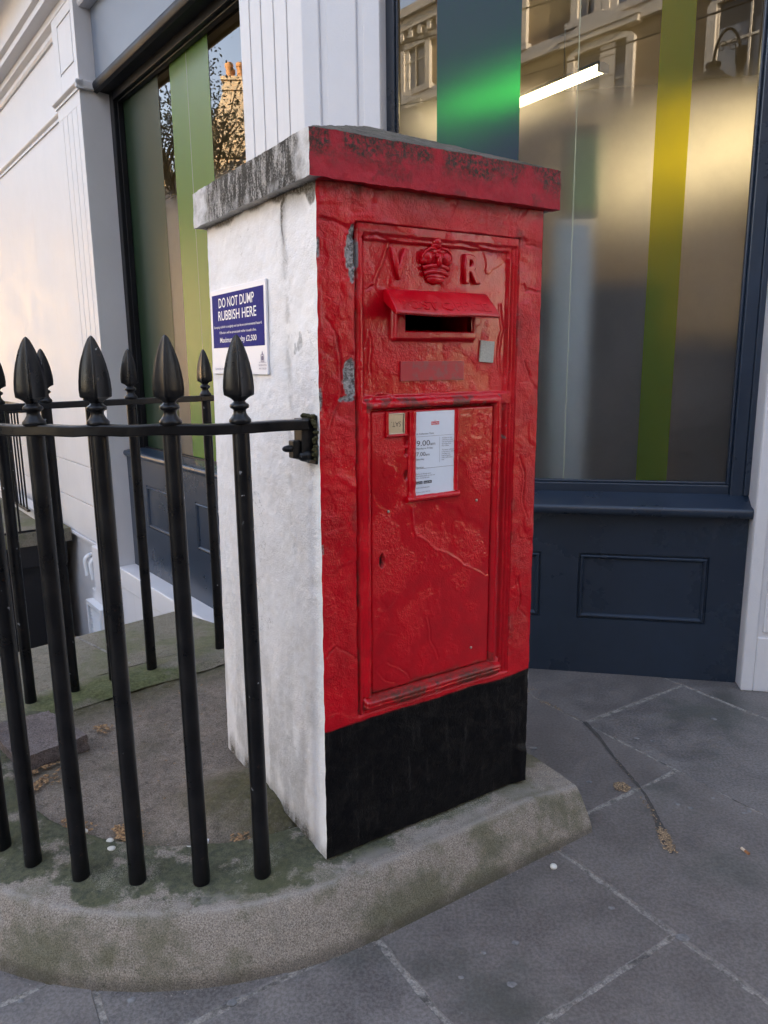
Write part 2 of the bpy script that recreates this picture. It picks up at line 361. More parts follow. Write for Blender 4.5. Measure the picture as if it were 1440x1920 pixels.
def pier_mat():
    s = Sh('pier_paint', .5, spec=.36)
    sp = s.nd('ShaderNodeSeparateColor', {0: s.attr('paint', 'Color')}).outputs; red, blk, chip = sp[0], sp[1], sp[2]; dirt = s.attr('dirt')
    n = s.noise(12, 6, .7); f = s.noise(240, 4, .7)
    w = s.mix(s.mr(n, .3, .75), (.80, .77, .745), (.85, .83, .82))
    speck = s.mr(s.noise(85, 7, .8), .66, .74); w = s.mix(s.ma('MULTIPLY', speck, .4), w, (.22, .19, .16))
    crk = s.mr(s.vor(15, s.nd('ShaderNodeVectorMath', {0: s.co, 1: s.nd('ShaderNodeVectorMath', {0: s.nd('ShaderNodeTexNoise', {'Vector': s.co, 'Scale': 14, 'Detail': 5}).outputs['Color'], 'Scale': .16}, operation='SCALE').outputs[0]}, operation='ADD').outputs[0], 'DISTANCE_TO_EDGE'), .020, .0)
    w = s.mix(s.ma('MULTIPLY', s.ma('MULTIPLY', crk, s.mr(s.noise(5, 4), .5, .62)), .5), w, (.20, .17, .14))
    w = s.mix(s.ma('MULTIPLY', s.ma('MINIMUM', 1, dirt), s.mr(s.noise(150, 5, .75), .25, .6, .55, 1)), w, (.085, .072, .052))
    r = s.mix(s.mr(s.noise(9, 5, .65), .3, .7), (.40, .0008, .0075), (.58, .0014, .011))
    r = s.mix(s.ma('MULTIPLY', s.ma('MINIMUM', 1, dirt), s.mr(s.noise(120, 5, .75), .3, .62, .4, 1)), r, (.045, .022, .018))
    b = s.mix(s.mr(s.noise(24, 6, .7), .45, .75), (.0035, .0035, .0045), (.013, .012, .0115))
    b = s.mix(s.ma('MULTIPLY', s.mr(s.noise(1, 6, .7, s.mapv((70, 70, 7))), .54, .70), .6), b, (.038, .035, .033))
    b = s.mix(s.mr(s.noise(190, 4, .6), .745, .78), b, (.25, .25, .26))
    c = s.mix(red, w, r); c = s.mix(blk, c, b)
    c = s.mix(chip, c, s.mix(s.mr(s.noise(110, 5, .75), .38, .60), (.07, .064, .06), (.40, .39, .385)))
    s.base(c)
    rr = s.ma('ADD', s.ma('MULTIPLY', red, -.44), .58); rr = s.ma('ADD', rr, s.ma('MULTIPLY', blk, .22)); rr = s.ma('ADD', rr, s.ma('MULTIPLY', chip, .25))
    s.set('Roughness', s.ma('MINIMUM', 1, s.ma('ADD', rr, s.ma('MULTIPLY', dirt, .3))))
    s.set('Specular IOR Level', s.ma('SUBTRACT', .36, s.ma('MULTIPLY', blk, .24)))
    gate = s.mr(s.noise(8, 4, .6), .40, .62); h = s.ma('ADD', s.ma('MULTIPLY', s.noise(240, 3, .6), .8), s.ma('MULTIPLY', s.ma('MULTIPLY', s.noise(120, 5, .65), gate), 1.7)); h = s.ma('SUBTRACT', h, s.ma('MULTIPLY', crk, .25))
    s.bump(h, .75, .0015); return s.m
M['pier'] = pier_mat()
def red_mat():
    s = Sh('pillar_box_red', .2, spec=.40)
    sp = s.nd('ShaderNodeSeparateColor', {0: s.attr('paint', 'Color')}).outputs; chip, rust = sp[0], sp[1]
    n = s.noise(9, 5, .65)
    r = s.mix(s.mr(n, .3, .7), (.40, .0008, .0075), (.58, .0014, .011))
    r = s.mix(s.ma('MULTIPLY', rust, s.mr(s.noise(90, 6, .75), .30, .62, .25, 1)), r, s.mix(s.noise(60, 4), (.020, .010, .007), (.10, .040, .025)))
    r = s.mix(chip, r, s.mix(s.noise(240, 4, .7), (.06, .055, .05), (.26, .25, .25)))
    s.base(r); s.set('Roughness', s.ma('ADD', s.mr(n, .3, .7, .09, .20), s.ma('MULTIPLY', rust, .3)))
    gate = s.mr(s.noise(9, 4, .6), .48, .60)
    h = s.ma('ADD', s.ma('MULTIPLY', s.noise(260, 3, .55), .5), s.ma('MULTIPLY', s.ma('MULTIPLY', s.noise(130, 4, .65), gate), 1.7))
    s.bump(h, .75, .0014); return s.m
M['red'] = red_mat()
def coping_mat():
    s = Sh('coping_stone', .7, spec=.3)
    sp = s.nd('ShaderNodeSeparateColor', {0: s.attr('paint', 'Color')}).outputs; red, wht, soot = sp[0], sp[1], sp[2]
    f = s.noise(220, 5, .75); n = s.noise(22, 7, .75); st = s.noise(1, 7, .7, s.mapv((44, 44, 13)))
    g = s.mix(s.mr(n, .3, .7), (.075, .062, .046), (.20, .175, .14)); g = s.mix(s.mr(f, .35, .65), s.mix(.5, g, (.03, .028, .022)), g)
    g = s.mix(s.ma('MULTIPLY', s.mr(s.noise(8, 6, .7), .5, .62), .6), g, (.06, .060, .035))
    k = s.mix(s.mr(s.ma('ADD', s.ma('MULTIPLY', f, .45), s.ma('MULTIPLY', st, .65)), .50, .66), (.032, .027, .020), (.46, .43, .39))
    w = s.mix(s.mr(n, .3, .7), (.52, .49, .46), (.74, .72, .70))
    r = s.mix(s.mr(n, .3, .72), (.34, .008, .020), (.48, .014, .029))
    c = s.mix(wht, g, w); c = s.mix(s.ma('MULTIPLY', soot, s.mr(st, .25, .5, .75, 1)), c, k); c = s.mix(red, c, r)
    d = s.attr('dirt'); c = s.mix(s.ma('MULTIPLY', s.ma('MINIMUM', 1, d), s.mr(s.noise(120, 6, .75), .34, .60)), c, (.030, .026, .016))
    s.base(c); s.set('Roughness', s.ma('ADD', s.ma('MULTIPLY', red, -.34), .80))
    s.bump(s.ma('ADD', s.noise(60, 7, .7), s.ma('MULTIPLY', f, .5)), .75, .004); return s.m
M['coping'] = coping_mat()
def metal(name, col, rough):
    s = Sh(name, rough, 1.0); s.base(s.mix(s.noise(60, 4), col, tuple(x * .6 for x in col))); s.bump(s.noise(120, 3), .2, .0008); return s.m
M['plate'] = metal('nickel_plate', (.55, .51, .44), .38)
def plain(name, col, rough=.5, sc=40, var=.1):
    s = Sh(name, rough); s.base(s.mix(s.noise(sc, 3), tuple(x * (1 - var) for x in col), col)); return s.m
M['paper'] = plain('notice_paper', (.76, .83, .93), .25); M['ink'] = plain('printed_ink', (.03, .035, .05), .5)
M['signwhite'] = plain('sign_white', (.80, .80, .84), .4, 12, .06); M['signtext'] = plain('sign_lettering', (.86, .86, .88), .4)
def signblue():
    s = Sh('sign_blue', .7, spec=.12); c = s.mix(s.mr(s.noise(110, 5, .7), .60, .72), (.020, .020, .17), (.10, .09, .28)); s.base(c); s.bump(s.noise(90, 5), .3, .001); return s.m
M['signblue'] = signblue(); M['signgrey'] = plain('sign_grey_lettering', (.12, .12, .24), .5)
M['logored'] = plain('logo_red', (.60, .06, .08), .4); M['stickerw'] = plain('sticker', (.66, .66, .60), .5, 260, .75)
M['filter'] = plain('cigarette_paper', (.62, .52, .40), .7); M['filter2'] = plain('cigarette_filter', (.30, .13, .05), .7); M['bonewhite'] = plain('bone_white', (.62, .60, .54), .5)

def brickm():
    s = Sh('yellow_stock_brick', .85); b = s.nt.nodes.new('ShaderNodeTexBrick'); s.lk(b.inputs['Vector'], s.mapv((1, 1, 1), rot=(rad(90), 0, 0)))
    # bricks laid in the wall plane: use generated wall coordinates
    uv = s.nd('ShaderNodeUVMap'); s.lk(b.inputs['Vector'], uv.outputs[0]); b.inputs['Scale'].default_value = 1; b.inputs['Brick Width'].default_value = .225; b.inputs['Row Height'].default_value = .075; b.inputs['Mortar Size'].default_value = .006
    s.lk(b.inputs['Color1'], (.34, .25, .14)); s.lk(b.inputs['Color2'], (.25, .18, .10)); s.lk(b.inputs['Mortar'], (.20, .17, .13))
    s.base(s.mix(s.mr(s.noise(.6, 6, .7), .35, .7), b.outputs[0], s.mix(.35, b.outputs[0], (.14, .11, .08)))); return s.m
M['brick'] = brickm()
M['trim'] = paint('cream_stucco', (.66, .60, .50), .7, .12, (.3, .25, .2), .4, 20, .3, .01, .8)
M['stone'] = paint('warm_limestone', (.62, .49, .31), .85, .25, (.2, .15, .1), .5, 6, .6, .05, .6)
M['roofslate'] = paint('dark_slate', (.06, .06, .07), .6, .2)
M['pot'] = paint('clay_pot', (.52, .26, .10), .8, .2)
M['darkglass'] = plain('window_glass_dark', (.02, .025, .03), .06)
M['blind'] = plain('grey_curtain', (.22, .25, .29), .7)
M['lampblack'] = plain('lamp_black', (.012, .012, .012), .5)
M['bark'] = plain('bark', (.035, .028, .02), .9); M['foliage'] = plain('sparse_foliage', (.05, .06, .018), .7)
def emis(name, col, st):
    s = Sh(name); s.base((.8, .8, .8)); s.set('Emission Color', (*col, 1)); s.set('Emission Strength', st); return s.m
M['tube'] = emis('lit_tube', (1.0, .76, .38), 1.9)

# window pane: clear over z=FZ, sandblasted film under it
FZ = 2.39
def pane_mat(name, tint=(1, 1, 1)):
    s = Sh(name); nt = s.nt; z = s.sep(s.nd('ShaderNodeNewGeometry').outputs['Position'])[2]
    m = s.mr(z, FZ + .06, FZ - .11)
    gl = s.nd('ShaderNodeBsdfGlossy', {'Color': (1, 1, 1, 1), 'Roughness': .0}); tr = s.nd('ShaderNodeBsdfTransparent', {'Color': (.80, .84, .84, 1)})
    fr = s.nd('ShaderNodeFresnel', {'IOR': 1.85}).outputs[0]
    clear = s.nd('ShaderNodeMixShader'); s.lk(clear.inputs[0], fr); s.lk(clear.inputs[1], tr.outputs[0]); s.lk(clear.inputs[2], gl.outputs[0])
    rf = s.nd('ShaderNodeBsdfRefraction', {'Color': (.88, .88, .88, 1), 'Roughness': .62, 'IOR': 1.25}); g2 = s.nd('ShaderNodeBsdfGlossy', {'Color': (.9, .9, .9, 1), 'Roughness': .32}); df = s.nd('ShaderNodeBsdfDiffuse', {'Color': (.24, .23, .22, 1)})
    fr2 = s.nd('ShaderNodeFresnel', {'IOR': 1.4}).outputs[0]
    a = s.nd('ShaderNodeMixShader', {0: s.mr(s.noise(3, 6, .7), .3, .75, .14, .30)}); s.lk(a.inputs[1], rf.outputs[0]); s.lk(a.inputs[2], df.outputs[0])
    b = s.nd('ShaderNodeMixShader'); s.lk(b.inputs[0], fr2); s.lk(b.inputs[1], a.outputs[0]); s.lk(b.inputs[2], g2.outputs[0])
    o = s.nd('ShaderNodeMixShader'); s.lk(o.inputs[0], m); s.lk(o.inputs[1], clear.outputs[0]); s.lk(o.inputs[2], b.outputs[0]); nt.links.new(o.outputs[0], s.out.inputs[0])
    return s.m
M['pane'] = pane_mat('shop_glass')
def film(name, dif, trans, rough=.30, ft=.5, ior=1.35):
    s = Sh(name); nt = s.nt
    df = s.nd('ShaderNodeBsdfDiffuse', {'Color': (*dif, 1)}); rf = s.nd('ShaderNodeBsdfRefraction', {'Color': (*trans, 1), 'Roughness': .72, 'IOR': 1.12}); gl = s.nd('ShaderNodeBsdfGlossy', {'Color': (.9, .9, .9, 1), 'Roughness': rough})
    a = s.nd('ShaderNodeMixShader', {0: ft}); s.lk(a.inputs[1], df.outputs[0]); s.lk(a.inputs[2], rf.outputs[0])
    fr = s.nd('ShaderNodeFresnel', {'IOR': ior}).outputs[0]
    b = s.nd('ShaderNodeMixShader'); s.lk(b.inputs[0], fr); s.lk(b.inputs[1], a.outputs[0]); s.lk(b.inputs[2], gl.outputs[0]); nt.links.new(b.outputs[0], s.out.inputs[0]); return s.m
M['film_navy'] = film('navy_film', (.050, .055, .125), (.03, .62, .10), ft=.42); M['film_lime'] = film('lime_film', (.10, .20, .045), (1.0, .84, .0), ft=.66)
M['film_green'] = film('green_film', (.105, .235, .028), (.30, .60, .05), .26, .4, 1.42); M['film_dark'] = film('dark_green_film', (.026, .052, .026), (.05, .12, .04), .30, .4, 1.28)
# ================================================================ the corner shop
def at(F, *p): return tuple(float(x) for x in F(np.array([p], float))[0])
shop = thing('corner_shop', at(FA, 0, 0, 0), 'white painted corner shop with navy stall risers and frosted striped windows', 'shop')
def bx(name, F, args, mt, parent, bevel=.003):
    m = MB()
    for a in args: m.box(F, *a)
    return m.build(name, mt, parent, bevel=bevel)
# left white wall with rusticated courses below
m = MB()
m.box(FA, 3.37, 20, -.40, -.06, .53, 4.2)
for z0, z1 in ((-.115, .190), (.200, .522)): m.box(FA, 3.37, 20, -.40, -.06, z0, z1)
m.box(FA, 3.37, 20, -.42, -.075, -.13, .6)
m.box(FA, 3.37, 20, -.42, -.045, -.150, -.122)
m.box(FA, 3.37, 20, -.45, -.095, -2.6, -.151)
m.build('wall', M['white'], shop, bevel=.003)
# dado roll
def roll(F, x0, x1, o, z, h, pr, n=7):
    poly = [(o - .02, z), (o + pr * .35, z), (o + pr * .35, z + h * .25)] + [(o + pr * .3 + pr * .7 * math.sin(math.pi * i / n), z + h * (.28 + .6 * i / n)) for i in range(n + 1)] + [(o - .02, z + h)]
    return MB().prism(F, poly, x0, x1)
roll(FA, 3.371, 20, -.06, 3.165, .075, .032).build('dado_moulding', M['white'], shop, smooth_angle=40)
# cornice
prof = [(-.2, 3.70), (-.045, 3.70), (-.035, 3.715), (-.035, 3.745), (.0, 3.765), (.0, 3.815), (.07, 3.83), (.07, 3.875), (.10, 3.89)]
prof += [(.10 + .10 * (1 - math.cos(t)), 3.90 + .14 * math.sin(t)) for t in np.linspace(0, 1.4, 8)]
prof += [(.215, 4.045), (.215, 4.10), (.25, 4.11)] + [(.25 + .16 * math.sin(t), 4.12 + .18 * (1 - math.cos(t))) for t in np.linspace(.1, 1.5, 8)] + [(.43, 4.31), (.43, 4.40), (-.2, 4.42)]
MB().prism(FA, prof, -.3, 20).build('cornice', M['white'], shop, smooth_angle=30)
# left pilaster
def fluted(F, x0, x1, o, back, z0, z1, grooves, gz0, gz1, d=.007):
    m = MB(); m.box(F, x0, x1, back, o - d, z0, z1)
    xs = sorted(grooves); cur = x0
    for a, b in xs: m.box(F, cur, a, o - d - .001, o, gz0, gz1); cur = b
    m.box(F, cur, x1, o - d - .001, o, gz0, gz1)
    if gz0 > z0: m.box(F, x0, x1, o - d - .001, o, z0, gz0)
    if gz1 < z1: m.box(F, x0, x1, o - d - .001, o, gz1, z1)
    return m
gl = [(g - .004, g + .004) for g in (3.263, 3.148, 3.036, 2.922)]
p = fluted(FA, 2.83, 3.37, 0, -.34, -.145, 3.215, gl, .02, 3.10).build('pilaster', M['white'], shop, bevel=.0025)
roll(FA, 2.80, 3.395, -.002, 3.185, .06, .034).build('capital_moulding', M['white'], p, smooth_angle=40)
MB().prism(FA, [(2.80, 3.185), (2.83, 3.185), (2.83, 3.245), (2.80, 3.245)], -.10, .03, axis='o').build('capital_moulding', M['white'], p, bevel=.012, seg=3)
m = MB(); m.box(FA, 2.838, 3.362, -.34, -.012, 3.216, 4.0)
x0, x1, z0, z1 = 2.905, 3.235, 3.372, 3.695
for a in ((2.838, x0, 3.216, 4.0), (x1, 3.362, 3.216, 4.0), (x0, x1, 3.216, z0), (x0, x1, z1, 4.0), (x0 + .014, x1 - .014, z0 + .014, z1 - .014)): m.box(FA, a[0], a[1], -.013, -.004, a[2], a[3])
m.build('upper_block', M['white'], p, bevel=.003)
bx('pilaster_foot', FA, [(2.831, 3.33, -.20, .055, -2.6, -.075)], M['white'], p, .006)
# centre corner pilaster
gl = [(g - .0045, g + .0045) for g in (.418, .319, .214, .109)]
cp = fluted(FA, 0, .507, 0, -.30, -.145, 3.9, gl, -.1, 3.8).build('pilaster', M['white'], shop, bevel=.0025)
m = MB(); o = .085; d = .011; X0, X1 = -.932, -.618
m.box(FB, X0 + .004, X1, -.12, o - d, 0, 3.9)
cur = X0 + .001
for a, b in ((-.861, -.830), (-.712, -.684)): m.prism(FB, [(cur, o - d - .001), (cur, o), (a, o), (a + .006, o - d - .001)], 0, 3.9, 'z'); cur = b
m.prism(FB, [(-.830, o - d - .001), (-.824, o), (-.712, o), (-.706, o - d - .001)], 0, 3.9, 'z') if False else None
m.box(FB, -.684, X1, o - d - .001, o, 0, 3.9)
m.build('pilaster_return', M['white2'], cp, bevel=.004)
# right pilaster
m = MB(); o = .079; m.box(FB, .878, 1.42, -.16, o - .012, 0, 3.9)
for a in ((.878, .925, 0, 3.9), (1.37, 1.42, 0, 3.9), (.925, 1.37, 0, .235), (.925, 1.37, 2.2, 3.9), (.945, 1.35, .255, 2.18)): m.box(FB, a[0], a[1], o - .013, o, a[2], a[3])
m.build('pilaster', M['white2'], shop, bevel=.005)
# walls beyond, upper storeys, back
m = MB()
m.box(FB, 1.421, 24, -.35, .0, 0, 3.9)
foot = [tuple(FA(np.array([[20, -.12, 0]]))[0][:2]), tuple(FA(np.array([[-.02, -.12, 0]]))[0][:2]), tuple(FB(np.array([[24, -.02, 0]]))[0][:2]), tuple(FB(np.array([[24, -12, 0]]))[0][:2]), tuple(FA(np.array([[20, -12, 0]]))[0][:2])]
m2 = MB(); n = 5; V = [(x, y, z) for z in (3.95, 12.5) for x, y in foot]
m2.add(V, [(4, 3, 2, 1, 0), (5, 6, 7, 8, 9)] + [(i, (i + 1) % n, n + (i + 1) % n, n + i) for i in range(n)])
m2.build('upper_storeys', M['trim'], shop)
m.build('side_wall', M['white2'], shop)
m = MB(); m.box(FB, 23.7, 24, -12, -.36, 0, 3.95); m.box(FA, 19.7, 20, -12, -.46, 0, 3.95)
a = FB(np.array([[24, -12, 0]]))[0]; b = FA(np.array([[20, -12, 0]]))[0]
m.add([(*a[:2], 0), (*b[:2], 0), (*b[:2], 3.95), (*a[:2], 3.95)], [(0, 1, 2, 3)]); m.build('rear_wall', M['trim'], shop)
# fascia over the left window, and hood moulding
bx('fascia', FA, [(.51, 2.83, -.34, -.115, 3.24, 3.92)], M['fascia'], shop, .002)
MB().prism(FA, [(-.26, 3.150), (-.24, 3.185), (-.125, 3.192), (-.118, 3.176), (-.092, 3.186), (-.082, 3.205), (-.080, 3.225), (-.088, 3.243), (-.100, 3.250), (-.135, 3.256), (-.26, 3.258)], .508, 2.829).build('hood_moulding', M['blackpaint'], shop, bevel=.003, smooth_angle=30)
bx('fascia', FB, [(-.617, .877, -.2, .03, 3.13, 3.92)], M['fascia'], shop, .002)
# left window
def quad(name, F, x0, x1, o, z0, z1, mt, parent, flip=False):
    v = F(np.array([(x0, o, z0), (x1, o, z0), (x1, o, z1), (x0, o, z1)], float)); f = [(0, 1, 2, 3)] if not flip else [(3, 2, 1, 0)]
    return link_mesh(name, v, f, mt, parent, recalc=False)
def window(F, x0, x1, zb, zt, og, fw, fd, mt, flip, films, name='window'):
    m = MB()
    m.box(F, x0 - fw, x0, og - .03, og + fd, zb - fw, zt + fw); m.box(F, x1, x1 + fw, og - .03, og + fd, zb - fw, zt + fw)
    m.box(F, x0 + .0005, x1 - .0005, og - .03, og + fd, zt, zt + fw); m.box(F, x0 + .0005, x1 - .0005, og - .03, og + fd * .6, zb - fw, zb)
    # glazing bead
    b = .012
    m.box(F, x0, x0 + b, og + .004, og + fd * .6, zb, zt); m.box(F, x1 - b, x1, og + .004, og + fd * .6, zb, zt); m.box(F, x0 + b, x1 - b, og + .004, og + fd * .6, zt - b, zt); m.box(F, x0 + b, x1 - b, og + .004, og + fd * .45, zb, zb + b)
    w = m.build(name, mt, shop, bevel=.004)
    quad('glass', F, x0, x1, og, zb, zt, M['pane'], w, flip)
    for a, c, mk in films: quad('film_stripe', F, a, c, og + .002, zb, zt, mk, w, flip)
    return w
# for FA the outward side is +o: (x,z) order with t x n = z gives normal -o, hence flip
wl = window(FA, .20, 2.752, .745, 3.135, -.265, .07, .07, M['blackpaint'], True, [(2.115, 2.752, M['film_dark']), (1.385, 1.925, M['film_green'])])
wr = window(FB, -.583, .806, .838, 3.05, -.088, .05, .045, M['navy'], False, [(-.417, -.084, M['film_navy']), (.438, .562, M['film_lime'])])
M['seam'] = paint('film_seam', (.50, .52, .36), .5, .1, dirtamt=0)
quad('film_seam', FB, .137, .1395, -.0855, .838, 3.05, M['seam'], wr, False)
quad('film_seam', FA, 1.675, 1.679, -.2625, .745, 3.135, M['seam'], wl, True)
bx('jamb', FB, [(.8561, .8779, -.14, -.035, .80, 3.12)], M['navy'], wr)
# left sill, riser, ledge
nose = lambda o, z, h: [(o - .035, z), (o, z + .006)] + [(o + .014 * math.sin(t), z + h * .5 - h * .42 * math.cos(t)) for t in np.linspace(.3, 2.9, 7)] + [(o - .03, z + h)]
MB().prism(FA, nose(-.112, .688, .048) + [(-.20, .748), (-.30, .750), (-.30, .688)], .508, 2.829).build('window_sill', M['navy'], shop, smooth_angle=35)
def ring(m, F, x0, x1, z0, z1, pr):
    loops = [[(x0 + i, o, z0 + i), (x1 - i, o, z0 + i), (x1 - i, o, z1 - i), (x0 + i, o, z1 - i)] for i, o in pr]
    V = [p for l in loops for p in l]; m.add(F(np.array(V)), [(4 * i + k, 4 * i + (k + 1) % 4, 4 * i + 4 + (k + 1) % 4, 4 * i + 4 + k) for i in range(len(pr) - 1) for k in range(4)])
def riser(F, x0, x1, o, z0, z1, panels, mt, d=.012):
    m = MB(); m.box(F, x0, x1, o - .10, o - .02, z0, z1); ps = sorted(panels); za, zb = ps[0][2:]
    def fq(a, b, c, e, oo=o): m.add(F(np.array([(a, oo, c), (b, oo, c), (b, oo, e), (a, oo, e)], float)), [(0, 1, 2, 3)])
    fq(x0, x1, z0, za); fq(x0, x1, zb, z1); cur = x0
    for a in ps:
        fq(cur, a[0], za, zb); cur = a[1]
        ring(m, F, a[0], a[1], za, zb, [(0, o), (.003, o - .008), (.006, o - .008), (.009, o - .001), (.013, o + .003), (.018, o + .002), (.022, o - .003), (.025, o - .009)]); fq(a[0] + .025, a[1] - .025, za + .025, zb - .025, o - .009)
    fq(cur, x1, za, zb)
    return link_mesh('stall_riser', m.v, m.f, mt, shop, recalc=False)
riser(FA, .508, 2.829, -.122, -.150, .689, [(2.047, 2.465, .198, .508), (1.19, 1.612, .198, .508), (.62, .90, .198, .508)], M['navy'])
bx('ledge', FA, [(.0, 2.829, -.30, .012, -.30, -.150)], M['white'], shop, .008)
bx('basement_wall', FA, [(.0, 2.829, -.40, .0, -2.6, -.301)], M['white'], shop)
# right sill and riser
MB().prism(FB, nose(.040, .715, .050) + [(-.045, .800), (-.15, .802), (-.15, .715)], -.617, .877).build('window_sill', M['navy'], shop, smooth_angle=35)
riser(FB, -.617, .877, 0, 0, .716, [(.211, .738, .249, .543), (-.473, .054, .249, .543)], M['navy'])
# ---- room inside, closed box
rp = [at(FA, 3.3, -.36, 0)[:2], at(FA, 3.3, -6.3, 0)[:2], at(FB, 2.6, -6.1, 0)[:2], at(FB, 2.6, -.36, 0)[:2]]
rm = MB()
def wallq(a, b): rm.add([(*a, .02), (*b, .02), (*b, 3.4), (*a, 3.4)], [(0, 1, 2, 3)])
wallq(rp[0], rp[1]); wallq(rp[1], rp[2]); wallq(rp[2], rp[3]); wallq(rp[0], at(FA, 2.83, -.36, 0)[:2]); wallq(at(FB, .9, -.36, 0)[:2], rp[3])
rm.build('room_wall', M['room'], shop, recalc=False)
kk = [at(FA, 0.1, -.31, 0)[:2], at(FB, -.8, -.15, 0)[:2]]
poly = rp[:1] + rp[1:] + [at(FB, .9, -.2, 0)[:2], at(FB, -.7, -.16, 0)[:2], at(FA, .3, -.32, 0)[:2]]
link_mesh('room_ceiling', [(x, y, 3.4) for x, y in poly], [tuple(range(len(poly)))], M['room'], shop, recalc=False)
link_mesh('room_floor', [(x, y, .02) for x, y in poly], [tuple(range(len(poly)))], M['roomfloor'], shop, recalc=False)
# tube lights
def tube_light(a, b, lab):
    a = Vector(a); b = Vector(b); c = (a + b) / 2; t = thing('tube_light', tuple(c), lab, 'ceiling light', 'lit tube lights hanging in the shop')
    d = (b - a).normalized(); q = d.cross(Vector((0, 0, 1)))
    F = Fpl(a, d, q); L = (b - a).length
    MB().box(F, 0, L, -.034, .034, -.038, 0).build('diffuser', M['tube'], t, bevel=.01)
    m = MB(); m.box(F, -.02, 0, -.038, .038, -.042, .005); m.box(F, L, L + .02, -.038, .038, -.042, .005); m.box(F, 0, L, -.038, .038, .0005, .02); m.build('housing', M['pvc'], t)
    for s_ in (.2, .8): MB().tube([a + d * L * s_ + Vector((0, 0, .02)), Vector((*(a + d * L * s_).xy, 3.4))], .004, 6).build('suspension_wire', M['pvc'], t)
tube_light((1.35, 4.93, 3.10), (.50, 6.22, 3.10), 'lit yellow white tube light nearest the right shop window')
tube_light((3.30, 6.70, 3.08), (2.45, 8.85, 3.08), 'lit yellow tube light further back in the shop, blurred by the frosted glass')
t = thing('banner_stand', at(FB, .16, -.52, .02), 'tall pale blue upright panel blurred behind the frosted right window', 'banner')
bx('panel', FB, [(.075, .24, -.54, -.50, .05, 1.97)], M['palepanel'], t); bx('base', FB, [(.05, .27, -.62, -.42, .02, .05)], M['darkblue'], t); bx('top_panel', FB, [(.13, .27, -.53, -.49, 2.00, 2.32)], M['greenpanel'], t)
t = thing('tall_cabinet', at(FB, .26, -1.05, .02), 'dark tall cabinet blurred behind the frosted window beside the pale panel', 'cabinet')
bx('body', FB, [(-.05, .58, -1.3, -.80, .02, 1.72)], M['darkblue'], t); bx('door', FB, [(-.03, .25, -.798, -.78, .06, 1.68), (.27, .56, -.798, -.78, .06, 1.68)], M['darkblue'], t)
t = thing('counter', at(FB, 1.6, -1.6, .02), 'low dark brown counter behind the frosted right window', 'counter')
bx('body', FB, [(.70, 2.4, -2.0, -1.0, .02, 1.42)], M['brown'], t); bx('top', FB, [(.68, 2.42, -2.02, -.98, 1.42, 1.46)], M['brown'], t)
# ---- light well
lw = thing('basement_light_well', at(FA, 2, .9, -2.3), 'deep basement light well with pale walls between the stone slab and the shop', 'light well')
sl0 = np.array((-1.05, 3.55)); sd = np.array((-.59, -.57)); sd = sd / np.linalg.norm(sd)
m = MB(); A_ = (*sl0, 0); B_ = (*(sl0 + sd * 4), 0)
m.add([(A_[0], A_[1], -2.3), (B_[0], B_[1], -2.3), (B_[0], B_[1], .03), (A_[0], A_[1], .03)], [(0, 1, 2, 3)])
m.build('slab_side_wall', M['white'], lw, recalc=False)
pts = [at(FA, -.2, 0, -2.3), at(FA, 20, 0, -2.3), at(FA, 20, 3.2, -2.3), at(FA, -.2, 3.2, -2.3)]
link_mesh('floor', pts, [(0, 1, 2, 3)], M['infill'], lw, recalc=False, cols={'moss': np.zeros(4)})
bx('street_wall', FA, [(1.5, 20, 1.75, 2.0, -2.3, -.02)], M['white'], lw)
# bridge landing; black boards beneath stand in for the dark opening
br = thing('entrance_landing', at(FA, 5, .8, -.2), 'concrete landing bridging the light well by the white wall', 'landing')
lm = MB(); lm.box(FA, 4.28, 20, -.04, 1.74, -.22, -.10); lm.build('deck', M['slab'], br, cols={'moss': np.zeros(8)}, bevel=0)
bx('fascia_beam', FA, [(4.31, 4.36, .0, 1.74, -.42, -.221)], M['darkvoid'], br)
m = MB(); m.box(FA, 4.40, 4.44, .0, 1.74, -2.3, -.421)
for k in range(8): m.box(FA, 4.385, 4.399, .02 + k * .215, .215 + k * .215, -2.3, -.43)
m.build('dark_opening_boards', M['darkvoid'], br, bevel=.004)
bx('kerb', FA, [(4.9, 11, .02, .13, -.099, .0)], M['white'], br)
rl = thing('landing_railing', at(FA, 5.5, .2, -.1), 'thin black balusters on the landing seen past the spear railings', 'railing')
bx('newel', FA, [(5.95, 6.07, .30, .42, -.1, 1.12)], M['iron'], rl, .004); bx('newel_cap', FA, [(5.93, 6.09, .28, .44, 1.12, 1.15)], M['iron'], rl, .004)
for _a in ((4.9, 5.94, .155, .185, -.02, .0), (4.9, 5.94, .155, .185, 1.0, 1.02), (4.295, 4.315, .16, 1.7, .96, .985), (4.295, 4.315, .16, 1.7, -.095, -.075)): bx('rail', FA, [_a], M['iron'], rl)
for k in range(8):
    s_ = 4.96 + k * .13; MB().tube([at(FA, s_, .17, 0), at(FA, s_, .17, 1.0)], .009, 8).build('baluster', M['iron'], rl)
for k in range(10):
    o_ = .22 + k * .16; MB().tube([at(FA, 4.305, o_, -.095), at(FA, 4.305, o_, .97)], .009, 8).build('baluster', M['iron'], rl)
